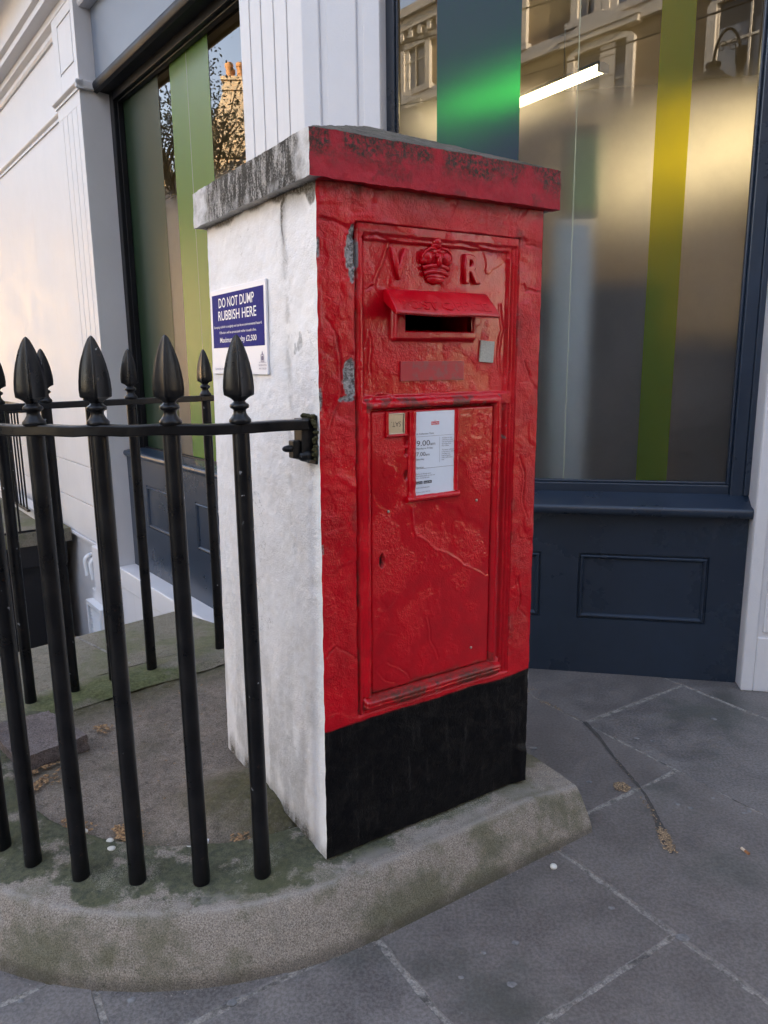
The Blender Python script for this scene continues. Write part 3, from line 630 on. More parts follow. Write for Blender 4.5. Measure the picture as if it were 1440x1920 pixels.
# vent and pipes on the basement wall
vt = thing('louvre_vent', at(FA, 3.3, .1, -.75), 'white louvred vent low in the light well', 'vent')
m = MB(); x0, x1, z0, z1 = 3.02, 3.40, -.98, -.53
for a in ((x0, x0 + .035, z0, z1), (x1 - .035, x1, z0, z1), (x0 + .035, x1 - .035, z0, z0 + .035), (x0 + .035, x1 - .035, z1 - .035, z1)): m.box(FA, a[0], a[1], .058, .12, a[2], a[3])
m.build('frame', M['pvc'], vt, bevel=.004)
m = MB()
for k in range(14):
    z = z0 + .05 + k * .026; m.prism(FA, [(.062, z), (.100, z - .012), (.102, z - .009), (.064, z + .004)], x0 + .035, x1 - .035)
m.build('louvre_slat', M['pvc'], vt)
bx('basement_block', FA, [(2.98, 3.42, -.20, .056, -2.6, -.45)], M['white'], shop, .006)
pp = thing('waste_pipe', at(FA, 3.6, 0, -.35), 'pair of white plastic waste pipe elbows on the basement wall', 'pipe')
for s_ in (3.50, 3.66):
    pts = [at(FA, s_, -.09, -.23)] + [at(FA, s_, -.03 + .055 * math.sin(t), -.285 + .055 * math.cos(t)) for t in np.linspace(0, 1.57, 6)] + [at(FA, s_ - .02, .02, -.40)]
    MB().tube(pts, .021, 12).build('elbow', M['pvc'], pp, smooth_angle=50)
# ================================================================ pavement, road, planter
PW, PD, PH = .659, .654, 1.575
rng = random.Random(7)
# flagstones laid in the pier's grid: strips between 'a' lines with cross joints in b
strips = [(-3.60, -2.98, [-2.6, -1.7, -.8, .2]), (-2.97, -2.36, [-2.3, -1.2, -.35, .6]), (-2.35, -1.76, [-2.7, -1.9, -1.0, -.1]), (-1.75, -1.155, [-2.5, -1.5, -.62, .32]), (-1.145, -.547, [-2.3, -1.45, -.75, .157]),
          (-.536, .049, [-2.0, -1.05, -.118]), (.061, .6525, [-2.3, -1.4, -.522, .35]), (.6645, 1.2895, [-1.9, -.99, -.068, .9]), (1.2940, 1.881, [-2.4, -1.5, -.56, .338]), (1.892, 2.50, [-1.9, -1.0, -.10, .8]),
          (2.51, 3.1, [-2.3, -1.3, -.4, .5]), (3.11, 3.75, [-1.9, -.9, 0, .9]), (3.76, 4.4, [-2.3, -1.2, -.2]), (4.41, 5.0, [-1.8, -.8, .2]), (5.01, 5.6, [-2.2, -1.2])]
V = []; Fc = []; tone = []
g = .0050
for i, (a0, a1, bs) in enumerate(strips):
    bb = [-3.3] + bs + [1.75]
    for j in range(len(bb) - 1):
        b0, b1 = bb[j] + g, bb[j + 1] - g
        if b1 - b0 < .1: continue
        # clip behind the shop front
        nu = max(2, int((a1 - a0) / .02)); nv = max(2, int((b1 - b0) / .02)); tn = rng.random(); k = len(V)
        tz = (rng.random() - .5) * .0025
        loopp = [(a0 + (a1 - a0) * u / nu, b0) for u in range(nu)] + [(a1, b0 + (b1 - b0) * v / nv) for v in range(nv)] + [(a1 - (a1 - a0) * u / nu, b1) for u in range(nu)] + [(a0, b1 - (b1 - b0) * v / nv) for v in range(nv)]
        P = np.array([(a, b, 0) for a, b in loopp]); off = (vn(P * 16, 5) - .5) * .007 + (vn(P * 60, 6) - .5) * .004
        ca, cb = (a0 + a1) / 2, (b0 + b1) / 2
        d = np.array([ca, cb, 0]) - P; d /= np.linalg.norm(d, axis=1)[:, None]; P = P + d * off[:, None]
        n = len(P)
        for ins, z in ((-.0015, -.03), (0, -.0035), (.004, 0.0)):
            Q = P + d * ins; Q[:, 2] = z + tz; V += [tuple(x) for x in FG(Q)]; tone += [tn] * n
        for r_ in range(2): Fc += [(k + r_ * n + q, k + r_ * n + (q + 1) % n, k + (r_ + 1) * n + (q + 1) % n, k + (r_ + 1) * n + q) for q in range(n)]
        Fc.append(tuple(range(k + 2 * n, k + 3 * n)))
tag(link_mesh('pavement', V, Fc, M['flag'], None, cols={'tone': np.array(tone)}, smooth_angle=30), kind='structure')
pts = FG(np.array([(-3.62, -3.32, -.0020), (5.65, -3.32, -.0020), (5.65, 1.8, -.0020), (.70, 1.8, -.0020), (.70, .95, -.0020), (-3.62, .95, -.0020)]))
tag(link_mesh('ground', pts, [(0, 1, 2, 3, 4, 5)], M['joint'], None, recalc=False), kind='structure')
m = MB(); m.box(FG, -40, 40, -3.62, -3.33, -.3, .0); tag(m.build('kerb_stones', M['kerb'], None, cols={k: np.zeros(8) for k in ('top', 'edge', 'low')}), kind='structure')
bp = FG(np.array([(-40, -3.63, -.12), (40, -3.63, -.12), (40, -40, -.12), (-40, -40, -.12)]))
tag(link_mesh('road', bp, [(3, 2, 1, 0)], M['asphalt'], None, recalc=False, cols={'moss': np.zeros(4)}), kind='structure')
bp = np.array([(-300, -300, -2.75), (300, -300, -2.75), (300, 300, -2.75), (-300, 300, -2.75)])
tag(link_mesh('terrain', bp, [(0, 1, 2, 3)], M['asphalt'], None, recalc=False, cols={'moss': np.zeros(4)}), kind='structure')
m = MB(); m.box(FG, -40, -3.63, -3.32, -.6, -.3, -.005); m.box(FG, 5.66, 40, -3.32, 1.2, -.3, -.005)
tag(m.build('pavement', M['slab'], None, cols={'moss': np.zeros(16)}), kind='structure')

# ---- curved kerb stone round the planter
CC = np.array((-.537, 2.362)); RT = .831
prof = [(.973, -.01), (.970, .005), (.962, .030), (.950, .056), (.936, .083), (.921, .109), (.909, .1265), (.9035, .1325), (.8985, .1355), (.892, .1368), (.870, .139), (.84, .143), (.80, .148), (.75, .151), (.70, .152), (.678, .150), (.670, .145), (.666, .12)]
def dens(pr, st=.006):
    out = [pr[0]]
    for p0, p1 in zip(pr[:-1], pr[1:]):
        L = math.hypot(p1[0] - p0[0], p1[1] - p0[1]); k = max(1, int(round(L / st)))
        out += [(p0[0] + (p1[0] - p0[0]) * i / k, p0[1] + (p1[1] - p0[1]) * i / k) for i in range(1, k + 1)]
    return out
prf = np.array(dens(prof))
st = []
A0 = .0757
for a in np.arange(.800, A0, -.007): st.append(('l', a))
th0 = math.atan2(-E2[1], -E2[0]); th1 = -math.pi - .12
nst = int((th0 - th1) * .9 / .007)
for i in range(nst + 1): st.append(('c', th0 + (th1 - th0) * i / nst))
V = np.zeros((len(st), len(prf), 3))
for i, (k, v) in enumerate(st):
    if k == 'l':
        P = FG(np.array([(v, RT - r, z) for r, z in prf]))
        P[:, 2] *= 1 - .17 * float(sst(.60, .80, v))      # worn down towards the free end
        V[i] = P
    else:
        V[i, :, 0] = CC[0] + prf[:, 0] * math.cos(v); V[i, :, 1] = CC[1] + prf[:, 0] * math.sin(v); V[i, :, 2] = prf[:, 1]
Vf = V.reshape(-1, 3)
nz = (fbm(Vf, 9, 3, 4) - .5) * .012 + (fbm(Vf, 60, 8, 3) - .5) * .004
nr = np.tile(np.c_[np.gradient(prf[:, 1]), -np.gradient(prf[:, 0])], (len(st), 1)); nr /= np.linalg.norm(nr, axis=1)[:, None] + 1e-9
rdir = np.zeros_like(Vf)
for i, (k, v) in enumerate(st):
    dd = -E2 if k == 'l' else np.array((math.cos(v), math.sin(v), 0)); rdir[i * len(prf):(i + 1) * len(prf)] = dd
wz = np.clip(np.tile(prf[:, 1], len(st)) / .03, 0, 1)
Vf = Vf + (rdir * nr[:, :1] * np.array([[1, 1, 1]]) + np.array([[0, 0, 1]]) * nr[:, 1:2]) * (nz * wz)[:, None]
rr = np.tile(prf[:, 0], len(st)); zz = np.tile(prf[:, 1], len(st))
topm = sst(.885, .845, rr + (fbm(Vf, 6, 88, 4) - .5) * .10) * sst(.62, .40, ((Vf - PC) @ E1) + (fbm(Vf, 5, 89, 3) - .5) * .3); edge = np.exp(-((rr - .897) / .007) ** 2) + .95 * np.exp(-((rr - .868) / .020) ** 2) * sst(.5, .62, fbm(Vf+ 3, 5, 77, 3)); low = sst(.06, 0, zz)
G = grid_faces(len(st), len(prf)); faces = [tuple(f) for f in G]; faces.append(tuple(range(len(prf))))
kerb = thing('curved_kerb', tuple(FG(np.array([[0, -.1, 0]]))[0]), 'weathered sandstone kerb with green moss curving under the railings and red box', 'kerb')
link_mesh('kerb_stone', Vf, faces, M['kerb'], kerb, cols={'top': topm, 'edge': edge, 'low': low}, smooth_angle=50)
# rear straight kerb under the back railings, and the slab beside the light well
R0 = np.array((-1.297, 2.522)); RD = np.array((.756, .654)); RD = RD / np.linalg.norm(RD); RN = np.array((-RD[1], RD[0]))
def FR(p): p = np.asarray(p, float); return np.concatenate([R0 + p[..., 0:1] * RD + p[..., 1:2] * RN, p[..., 2:3]], -1)
P, nu, nv, u, v = patch((-.25, -.13, .14), (1.50, -.13, .14), (1.50, .10, .14), (-.25, .10, .14), .012)
tt = P[:, 1]; P[:, 2] = .15 - .018 * sst(-.09, -.135, tt) - .010 * sst(.06, .10, tt) + (fbm(P, 14, 4, 5) - .5) * .016
link_mesh('kerb_stone', FR(P), grid_faces(nu, nv), M['slab'], kerb, cols={'moss': .9 * sst(.08, -.04, tt) * sst(.42, .60, fbm(P, 7, 61, 4))}, smooth=True)
q = [FR(np.array([[-2.6, .09, 0]]))[0][:2], FR(np.array([[1.5, .09, 0]]))[0][:2], (-.79, 3.346), (-1.05, 3.55), tuple(sl0 + sd * 3.0)]
MB().add([(*p, z) for z in (-.3, .142) for p in q], [(4, 3, 2, 1, 0), (5, 6, 7, 8, 9)] + [(i, (i + 1) % 5, 5 + (i + 1) % 5, 5 + i) for i in range(5)])
m = MB(); m.add([(*p, z) for z in (-.3, .142) for p in q], [(4, 3, 2, 1, 0), (5, 6, 7, 8, 9)] + [(i, (i + 1) % 5, 5 + (i + 1) % 5, 5 + i) for i in range(5)])
ss = thing('stone_slab', (-1.3, 3.0, 0), 'green mossy flat stone slab between the back railings and the light well', 'slab')
m.build('slab_top', M['slab'], ss, cols={'moss': np.zeros(10)}, bevel=0)
m = MB(); jj = FR(np.array([[.42, .12, 0]]))[0][:2]; je = sl0 + sd * .50; dv = (je - jj); dv /= np.linalg.norm(dv); nn = np.array((-dv[1], dv[0])) * .006
m.add([(*(jj - nn), .1435), (*(je - nn), .1435), (*(je + nn), .1435), (*(jj + nn), .1435)], [(0, 1, 2, 3)]); m.build('joint', M['joint'], ss)
# infill inside the planter
P, nu, nv, u, v = patch((-1.5, -.2, 0), (.70, -.2, 0), (.70, 1.45, 0), (-1.5, 1.45, 0), .012)
Wd = FG(P); d = np.hypot(Wd[:, 0] - CC[0], Wd[:, 1] - CC[1])
mound = .050 * sst(-.34, -.06, P[:, 0]) * (P[:, 0] < .1) * sst(.60, .42, P[:, 1]) * sst(.04, .2, P[:, 1]) * sst(.665, .54, d)
Wd[:, 2] = .128 + (fbm(P, 6, 9, 4) - .5) * .018 + (fbm(P, 45, 2, 4) - .5) * .012 + mound
rt = (Wd[:, :2] - R0) @ RN
keep = ((d < .682) | ((P[:, 0] > .07) & (P[:, 1] > .13) & (P[:, 0] < .70))) & (rt < .0)
Gf = grid_faces(nu, nv); Gf = Gf[keep[Gf].all(1)]
mo = np.maximum(sst(-.26, -.03, P[:, 0]) * (P[:, 0] < .05) * sst(.62, .40, P[:, 1]) * .95, sst(.010, .035, mound) * .6); mo = np.maximum(mo, sst(-.34, -.10, rt) * .9 * (P[:, 0] < .3)); mo = np.maximum(mo, sst(.60, .69, d) * .5 * (P[:, 1] < .4))
tag(link_mesh('planter_floor', Wd, Gf, M['infill'], None, cols={'moss': mo}, smooth=True), 'brown concrete infill with moss and crumbs inside the curved railings', 'concrete bed')
m = MB(); m.box(FG, .66, .70, .14, 1.30, -.01, .122); m.build('end_stone', M['kerb'], kerb, cols={k: np.zeros(8) for k in ('top', 'edge', 'low')})
# loose paving stone
ls = MB(); q = [(-1.30, 2.26), (-1.175, 2.37), (-.985, 2.255), (-1.10, 2.075)]
q = [(-1.33, 2.27), (-1.17, 2.385), (-.965, 2.21), (-1.115, 2.06)]
bm = bmesh.new(); vs = [bm.verts.new((x, y, z)) for z in (.13, .183) for x, y in q]
for f in [(3, 2, 1, 0), (4, 5, 6, 7), (0, 1, 5, 4), (1, 2, 6, 5), (2, 3, 7, 6), (3, 0, 4, 7)]: bm.faces.new([vs[i] for i in f])
bmesh.ops.subdivide_edges(bm, edges=bm.edges[:], cuts=14, use_grid_fill=True)
vv = np.array([tuple(x.co) for x in bm.verts]); ff = [tuple(x.index for x in f.verts) for f in bm.faces] if not bm.verts.index_update() else 0
bm.verts.index_update(); ff = [tuple(x.index for x in f.verts) for f in bm.faces]; bm.free()
vv = vv + np.stack([fbm(vv, 40, 1, 3) - .5, fbm(vv, 40, 2, 3) - .5, fbm(vv, 40, 3, 3) - .5], -1) * .014
o = link_mesh('loose_paving_stone', vv, ff, M['loose'], None, cols={'moss': np.zeros(len(vv))}, smooth_angle=45, loc=(-1.14, 2.23, .13)); tag(o, 'loose pinkish paving stone lying in the planter behind the railings', 'paving stone')

# ================================================================ the pier
pier = thing('brick_pier', tuple(FP(np.array([[.33, .33, 0]]))[0]), 'square rendered pier, white side, red front, black foot, mossy coping', 'pier')
def vdisp(P, amp, sc, seed):
    return np.stack([fbm(P, sc, seed, 3) - .5, fbm(P, sc, seed + 11, 3) - .5, fbm(P, sc, seed + 23, 3) - .5], -1) * amp * 2
# box region on the front face
BX0, BX1, BZ0, BZ1 = .094, .577, .350, 1.500
allV = []; allF = []; allP = []; allD = []; off = 0
def add_patch(P, G_, paintc, dirt):
    global off
    allV.append(P); allF.append(G_ + off); allP.append(paintc); allD.append(dirt); off += len(P)
RES = .0032
# --- front: x=a, y=h
P, nu, nv, u, v = patch((0, 0, 0), (PW, 0, 0), (PW, PH, 0), (0, PH, 0), RES)
a, h = P[:, 0], P[:, 1]; q3 = np.stack([a, h, 0 * a], -1)
bord = np.minimum.reduce([a, PW - a]); bw = sst(0, .006, bord)
depth = (fbm(q3, 8, 31, 4) - .5) * .003
def plate(seed, sc, th, w=.010, hgt=.0022):
    f = fbm(q3, sc, seed, 3); return sst(th, th + w, f) * hgt
warp = .0
redm = sst(.335 - .0025, .335 + .0025, h + (fbm(q3, 9, 77, 4) - .5) * .016)
pg = (.25 + .75 * redm) * .62
depth += (plate(41, 9, .62, .006, .0020) + plate(52, 15, .69, .006, .0012) - plate(63, 9, .655, .008, .0022)) * pg
depth += (fbm(q3, 70, 71, 3) - .5) * .0008
crs = [[(.013, 1.30), (.040, 1.26), (.052, 1.20), (.050, 1.14), (.036, 1.10), (.022, 1.06)], [(.004, .52), (.030, .545), (.055, .53), (.080, .50)], [(.60, .95), (.618, .90), (.612, .83), (.630, .78)], [(.60, 1.20), (.625, 1.15), (.65, 1.13)], [(0, 1.505), (.05, 1.498), (.09, 1.478), (.12, 1.50)], [(.60, .62), (.615, .57), (.608, .52), (.64, .50)],
       [(.585, 1.505), (.60, 1.49), (.655, 1.488)], [(.59, 1.39), (.60, 1.375), (.655, 1.378)]]
wa = a + (fbm(q3, 26, 90, 4) - .5) * .018; wh = h + (fbm(q3, 26, 91, 4) - .5) * .018
for c_ in crs:
    dd = pldist(wa, wh, c_); depth += .0018 * np.exp(-(dd / .0022) ** 2); dd2 = pldist(wa - .005, wh + .003, c_); depth -= .0038 * np.exp(-(dd2 / .0024) ** 2)

depth += .006 * sst(.66, .40, h * 0 + 1) * 0
depth += .0012 * np.exp(-((h - .327) / .010) ** 2) * sst(.4, .6, fbm(q3, 20, 18, 3)) 
depth += .010 * sst(.125, .10, h + (a - .6) * .2) * sst(.60, .64, a)
# chips down to grey render
chip = np.zeros_like(a)
for (cx, cy, rx, ry) in ((.083, 1.437, .016, .036), (.079, 1.165, .017, .040), (.086, 1.39, .007, .02), (.088, 1.48, .007, .02), (.003, 1.12, .006, .03), (.004, 1.44, .004, .02), (.07, 1.118, .02, .006), (.003, .78, .004, .014)):
    e = ((a - cx) / rx) ** 2 + ((h - cy) / ry) ** 2 + (fbm(q3, 45, 13, 3) - .5) * 1.6; m_ = sst(1.05, .9, e); chip = np.maximum(chip, m_); depth -= .0028 * m_ - .0018 * np.exp(-((e - 1.1) / .25) ** 2)
# cement fillet under the coping: raised band
depth += .003 * sst(1.492, 1.500, h + (fbm(q3, 12, 55, 4) - .5) * .02)
inb = sst(BX0 - .001, BX0 + .002, a) * sst(BX1 + .001, BX1 - .002, a) * sst(BZ0 - .001, BZ0 + .002, h) * sst(BZ1 + .001, BZ1 - .002, h)
depth = depth * (1 - inb) - .028 * inb
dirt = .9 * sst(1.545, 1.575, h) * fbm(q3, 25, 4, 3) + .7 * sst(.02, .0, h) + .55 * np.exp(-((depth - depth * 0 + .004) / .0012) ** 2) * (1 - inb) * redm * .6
dirt += sst(.55, .75, fbm(q3, 22, 66, 4)) * sst(.03, .0, np.minimum(np.abs(a - BX0), np.abs(a - BX1))) * .6 * redm
L = np.stack([a, -depth * bw, h], -1)      # pier frame: a, b, h
vd = vdisp(L * np.array([1, 0, 1]), .0016, 38, 200); 
E_V = L + vd * 1.0
redm_f = redm
pc = np.stack([redm * 0 + 1, 1 - redm, chip], -1)
_g = grid_faces(nu, nv); _s = (a > .232) & (a < .428) & (h > 1.274) & (h < 1.315); add_patch(E_V, _g[~_s[_g].any(1)], pc, dirt)
# --- left (white) side : b from PD to 0
P, nu, nv, u, v = patch((PD, 0, 0), (0, 0, 0), (0, PH, 0), (PD, PH, 0), RES)
b, h = P[:, 0], P[:, 1]; q3 = np.stack([b, h, 0 * b + 5], -1); bord = np.minimum(b, PD - b)
dl = (fbm(q3, 7, 301, 3) - .5) * .004 + (fbm(q3, 60, 302, 3) - .5) * .0012 - .0005 * sst(.60, .63, fbm(q3, 24, 303, 4))
trowel = (fbm(q3 * np.array([1, .35, 1]), 60, 305, 3) - .5) * .0006; dl += trowel
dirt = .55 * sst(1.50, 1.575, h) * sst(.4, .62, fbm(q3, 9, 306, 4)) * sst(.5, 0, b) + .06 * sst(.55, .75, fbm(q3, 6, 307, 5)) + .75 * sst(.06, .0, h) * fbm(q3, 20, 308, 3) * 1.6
dd = pldist(b + (fbm(q3, 12, 310, 3) - .5) * .03, h, [(.125, 1.585), (.160, 1.55), (.156, 1.42)]); dirt += 1.0 * np.exp(-(dd / .004) ** 2) * sst(1.44, 1.52, h)
dirt += .38 * np.exp(-((b - .150 - (fbm(q3, 6, 311, 3) - .5) * .05) / .016) ** 2) * sst(.35, 1.2, h) * sst(.35, .6, fbm(q3, 50, 312, 4))
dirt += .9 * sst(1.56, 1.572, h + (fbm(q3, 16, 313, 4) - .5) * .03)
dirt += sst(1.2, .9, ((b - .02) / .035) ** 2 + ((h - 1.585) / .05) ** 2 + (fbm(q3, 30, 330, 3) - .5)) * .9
dirt += .42 * sst(.75, .0, h) * sst(.40, .68, fbm(q3 * np.array([1, .3, 1]), 26, 314, 4)) * sst(.02, .07, b + (fbm(q3, 10, 316, 3) - .5) * .05)
# torn sticker residue
e = ((b - .094) / .020) ** 2 + ((h - 1.235) / .028) ** 2 + (fbm(q3, 50, 315, 3) - .5) * 3.2; chl = sst(1.0, .8, e) * .55
L = np.stack([-dl * sst(0, .006, bord), b, h], -1); vd = vdisp(L * np.array([0, 1, 1]), .0016, 38, 200)
L2 = L + vd
# paint line: white wraps the arris, red bites over it unevenly
add_patch(L2, grid_faces(nu, nv), np.stack([0 * b, 0 * b, chl], -1), dirt)
# --- right and back (coarser)
for c4 in (((PW, 0, 0), (PW, PD, 0), (PW, PD, PH), (PW, 0, PH)), ((PW, PD, 0), (0, PD, 0), (0, PD, PH), (PW, PD, PH))):
    P, nu, nv, u, v = patch(*c4, .02 if c4[0][1] else .012)
    vd = vdisp(P * np.array([1, 0, 1]) if False else P, .0016, 38, 200) * (0 if True else 1)
    P = P.copy()
    rm_ = sst(.33, .34, P[:, 2]) * sst(.02, .0, P[:, 1]) if not c4[0][1] else 0 * P[:, 0]
    add_patch(P, grid_faces(nu, nv), np.stack([rm_, 0 * P[:, 0], 0 * P[:, 0]], -1), 0 * P[:, 0])
bodyV = np.concatenate(allV); bodyF = np.concatenate(allF)
link_mesh('body', FP(bodyV), bodyF, M['pier'], pier, cols={'paint': np.concatenate(allP), 'dirt': np.clip(np.concatenate(allD), 0, 1)}, smooth=True, recalc=False)
# --- coping
CO = .028; c0, c1 = PH, PH + .0935; AP = 1.81
A = [(-CO, -CO), (PW + CO, -CO), (PW + CO, PD + CO), (-CO, PD + CO)]
allV = []; allF = []; allP = []; allD = []; off = 0
res = .0045
for i in range(4):
    (x0, y0), (x1, y1) = A[i], A[(i + 1) % 4]
    P, nu, nv, u, v = patch((x0, y0, c0), (x1, y1, c0), (x1, y1, c1), (x0, y0, c1), res)
    hh = (P[:, 2] - c0) / (c1 - c0); z0_ = 0 * hh
    if i == 0: pc = np.stack([z0_ + 1, z0_, z0_], -1); d = 1.1 * sst(.25, .95, hh + (fbm(P, 12, 5, 4) - .5) * .9) * sst(.36, .54, fbm(P * np.array([1, 1, .35]), 26, 6, 4)) + .5 * sst(.62, .7, fbm(P, 30, 7, 4))
    elif i == 3:
        bb_ = P[:, 1]; ww = np.maximum(sst(.07, .0, bb_ + (fbm(P, 30, 8, 4) - .5) * .10), sst(.54, .62, bb_ + (fbm(P, 20, 9, 4) - .5) * .16)); ww = np.maximum(ww, .55 * sst(.35, .10, hh) * sst(.48, .6, fbm(P * np.array([1, 1, .4]), 30, 19, 4))); pc = np.stack([z0_, ww, (1 - ww)], -1); d = .3 * sst(.5, .7, fbm(P, 30, 10, 4))
    else: pc = np.stack([z0_, z0_, z0_ + .6], -1); d = z0_
    add_patch(P, grid_faces(nu, nv), pc, d)
    # sloping top
    P, nu, nv, u, v = patch((x0, y0, c1), (x1, y1, c1), (PW / 2 + .002 * (x1 - x0), PD / 2, AP), (PW / 2 - .002 * (x1 - x0), PD / 2, AP), .006)
    z0_ = 0 * u; dd = .9 * sst(.10, .0, v + (fbm(P, 20, 12, 4) - .5) * .12); add_patch(P, grid_faces(nu, nv), np.stack([z0_, z0_, z0_], -1), dd)
# soffit
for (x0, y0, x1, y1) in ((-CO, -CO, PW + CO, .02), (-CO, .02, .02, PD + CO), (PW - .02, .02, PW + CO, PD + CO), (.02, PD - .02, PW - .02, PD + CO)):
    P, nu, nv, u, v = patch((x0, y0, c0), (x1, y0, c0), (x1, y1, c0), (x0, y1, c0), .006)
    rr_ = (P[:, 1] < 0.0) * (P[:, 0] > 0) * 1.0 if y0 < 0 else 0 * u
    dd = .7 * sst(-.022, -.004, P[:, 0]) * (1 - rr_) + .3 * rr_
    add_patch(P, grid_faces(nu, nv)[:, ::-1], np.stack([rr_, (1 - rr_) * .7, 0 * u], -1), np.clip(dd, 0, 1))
CV = np.concatenate(allV); CV = CV + vdisp(CV, .0024, 24, 400) + vdisp(CV, .0016, 90, 430)
link_mesh('coping', FP(CV), np.concatenate(allF), M['coping'], pier, cols={'paint': np.concatenate(allP), 'dirt': np.clip(np.concatenate(allD), 0, 1)}, smooth_angle=60, recalc=False)

# ================================================================ the wall post box
pb = thing('post_box', tuple(FF(np.array([[.335, .36, 0]]))[0]), 'red cast iron wall post box with crown, letters V R and thick flaking paint', 'post box')
def bead(x, c, w, hgt): t = np.clip(1 - ((x - c) / w) ** 2, 0, 1); return hgt * np.sqrt(t)
def layers(q3, seed):
    f = fbm(q3, 8, seed, 3); g_ = fbm(q3, 16, seed + 5, 3)
    d = sst(.645, .650, f) * .0008 + sst(.72, .726, g_) * .0008 + (fbm(q3, 60, seed + 9, 3) - .5) * .0006
    return d
DX0, DX1, DZ0, DZ1 = .135, .512, .392, 1.088
P, nu, nv, u, v = patch((BX0 + .001, BZ0, 0), (BX1 - .001, BZ0, 0), (BX1 - .001, BZ1 - .001, 0), (BX0 + .001, BZ1 - .001, 0), .0026)
a, h = P[:, 0], P[:, 1]; q3 = np.stack([a, h, 0 * a + 9], -1)
wob = (fbm(q3, 30, 501, 3) - .5) * .004; aw = a + wob; hw = h + (fbm(q3, 30, 502, 3) - .5) * .004
o = np.full(len(a), -.0135)
# border steps: left gap, left bead, right stepped moulding, top step
o = np.maximum(o, -.001 - .02 * sst(.116, .121, aw)); o = np.maximum(o, -.001 - .02 * sst(.573, .568, aw))
o = np.maximum(o, -.006 - .02 * sst(.552, .546, aw)); o = np.maximum(o, -.001 - .02 * sst(1.480, 1.474, hw)); o = np.maximum(o, -.006 - .02 * sst(1.468, 1.462, hw) - .02 * sst(.120, .118, aw))
o -= .010 * np.exp(-((aw - .0985) / .003) ** 2)                      # dark gap between iron and render
o -= .006 * np.exp(-((aw - .118) / .0025) ** 2) * (h < 1.475)
o -= .006 * np.exp(-((aw - .561) / .002) ** 2) * (h < 1.475)
# fillet over door
o = np.maximum(o, -.006 - .03 * sst(1.118, 1.126, hw) * 1.0 - .03 * (h < 1.09) - .03 * (a < .118))
inner = (h < 1.095)
# door frame bead
def rect_d(a, h, x0, x1, z0, z1): return np.maximum(np.maximum(x0 - a, a - x1), np.maximum(z0 - h, h - z1))
rd = rect_d(aw, hw, .1235, .5225, .382, 1.1005)
ring = bead(rd, 0.0, .0125, .013) * sst(.372, .378, h + 0 * a)
o = np.where((np.abs(rd) < .0125) & (h > .378), np.maximum(o, -.008 + ring), o)
ind = rect_d(a, h, DX0 - .002, DX1 + .002, DZ0 - .003, DZ1 + .004)
o = np.where(ind < 0, -.024, o)
# sill ledge at the foot
led = sst(.110, .116, a) * sst(.547, .541, a)
o = np.where((h < .392) & (a > .108) & (a < .549), np.maximum(-.004, -.004 + .019 * sst(.392, .380, hw) * sst(.357, .368, hw) * led) - .004 * np.exp(-((hw - .3725) / .0015) ** 2), o)
o += layers(q3, 520) * (ind > 0)
# flake outlines on the upper plate
fl = [[(.105, 1.474), (.150, 1.482), (.205, 1.470), (.190, 1.462), (.172, 1.425), (.158, 1.40), (.148, 1.372), (.126, 1.362)], [(.40, 1.478), (.43, 1.472), (.50, 1.470), (.53, 1.466)], [(.124, 1.235), (.132, 1.27), (.140, 1.235), (.138, 1.18)],
      [(.13, 1.12), (.16, 1.128), (.20, 1.118)], [(.53, 1.34), (.535, 1.28), (.528, 1.22), (.536, 1.16)]]
wa = a + (fbm(q3, 28, 560, 4) - .5) * .014; wh = h + (fbm(q3, 28, 561, 4) - .5) * .014
for c_ in fl:
    dd = pldist(wa, wh, c_); o += .0018 * np.exp(-(dd / .0022) ** 2); o -= .0030 * np.exp(-(pldist(wa - .004, wh + .003, c_) / .0020) ** 2)
# raised aperture surround and slot
APX = (.2005, .4435, 1.249, 1.330); SL = (.2275, .4320, 1.2685, 1.318)
rdA = rect_d(a, h, *APX); o = np.where(rdA < .003, np.maximum(o, -.0135 + .016 * sst(.003, -.004, rdA)), o)
rdS = rect_d(a, h, SL[0] + .006, SL[1] - .006, SL[2] + .006, SL[3]) - .006
o = np.where(rdS < 0, o - .020 * sst(0, -.004, rdS), o)
hole = rdS < -.0035
rust = .95 * sst(.392, .378, h) * (a > .11) * (a < .55) * sst(.35, .55, fbm(q3, 30, 570, 4)) + .9 * (np.abs(h - 1.100) < .016) * (a > .12) * (a < .53) * sst(.50, .60, fbm(q3, 34, 571, 4)) + 1.0 * np.exp(-((aw - .0985) / .003) ** 2) * sst(.45, .6, fbm(q3, 12, 572, 3))
rust += .6 * sst(.012, .004, np.abs(ind)) * (h < .42) + .5 * np.exp(-((h - 1.484) / .004) ** 2) * sst(.5, .65, fbm(q3, 20, 574, 3))
chip = sst(.66, .69, fbm(q3, 60, 575, 3)) * (a > .545) * (h > .9) * sst(.5, .7, fbm(q3, 9, 576, 3))
chip = np.maximum(chip, sst(1, .8, ((a - .100) / .005) ** 2 + ((h - 1.43) / .04) ** 2 + (fbm(q3, 50, 577, 3) - .5)))
Gf = grid_faces(nu, nv); Gf = Gf[~hole[Gf].any(1)]
link_mesh('front_plate', FF(np.stack([a, h, o], -1)), Gf, M['red'], pb, cols={'paint': np.stack([chip, np.clip(rust, 0, 1), 0 * a], -1)}, smooth=True, recalc=False)
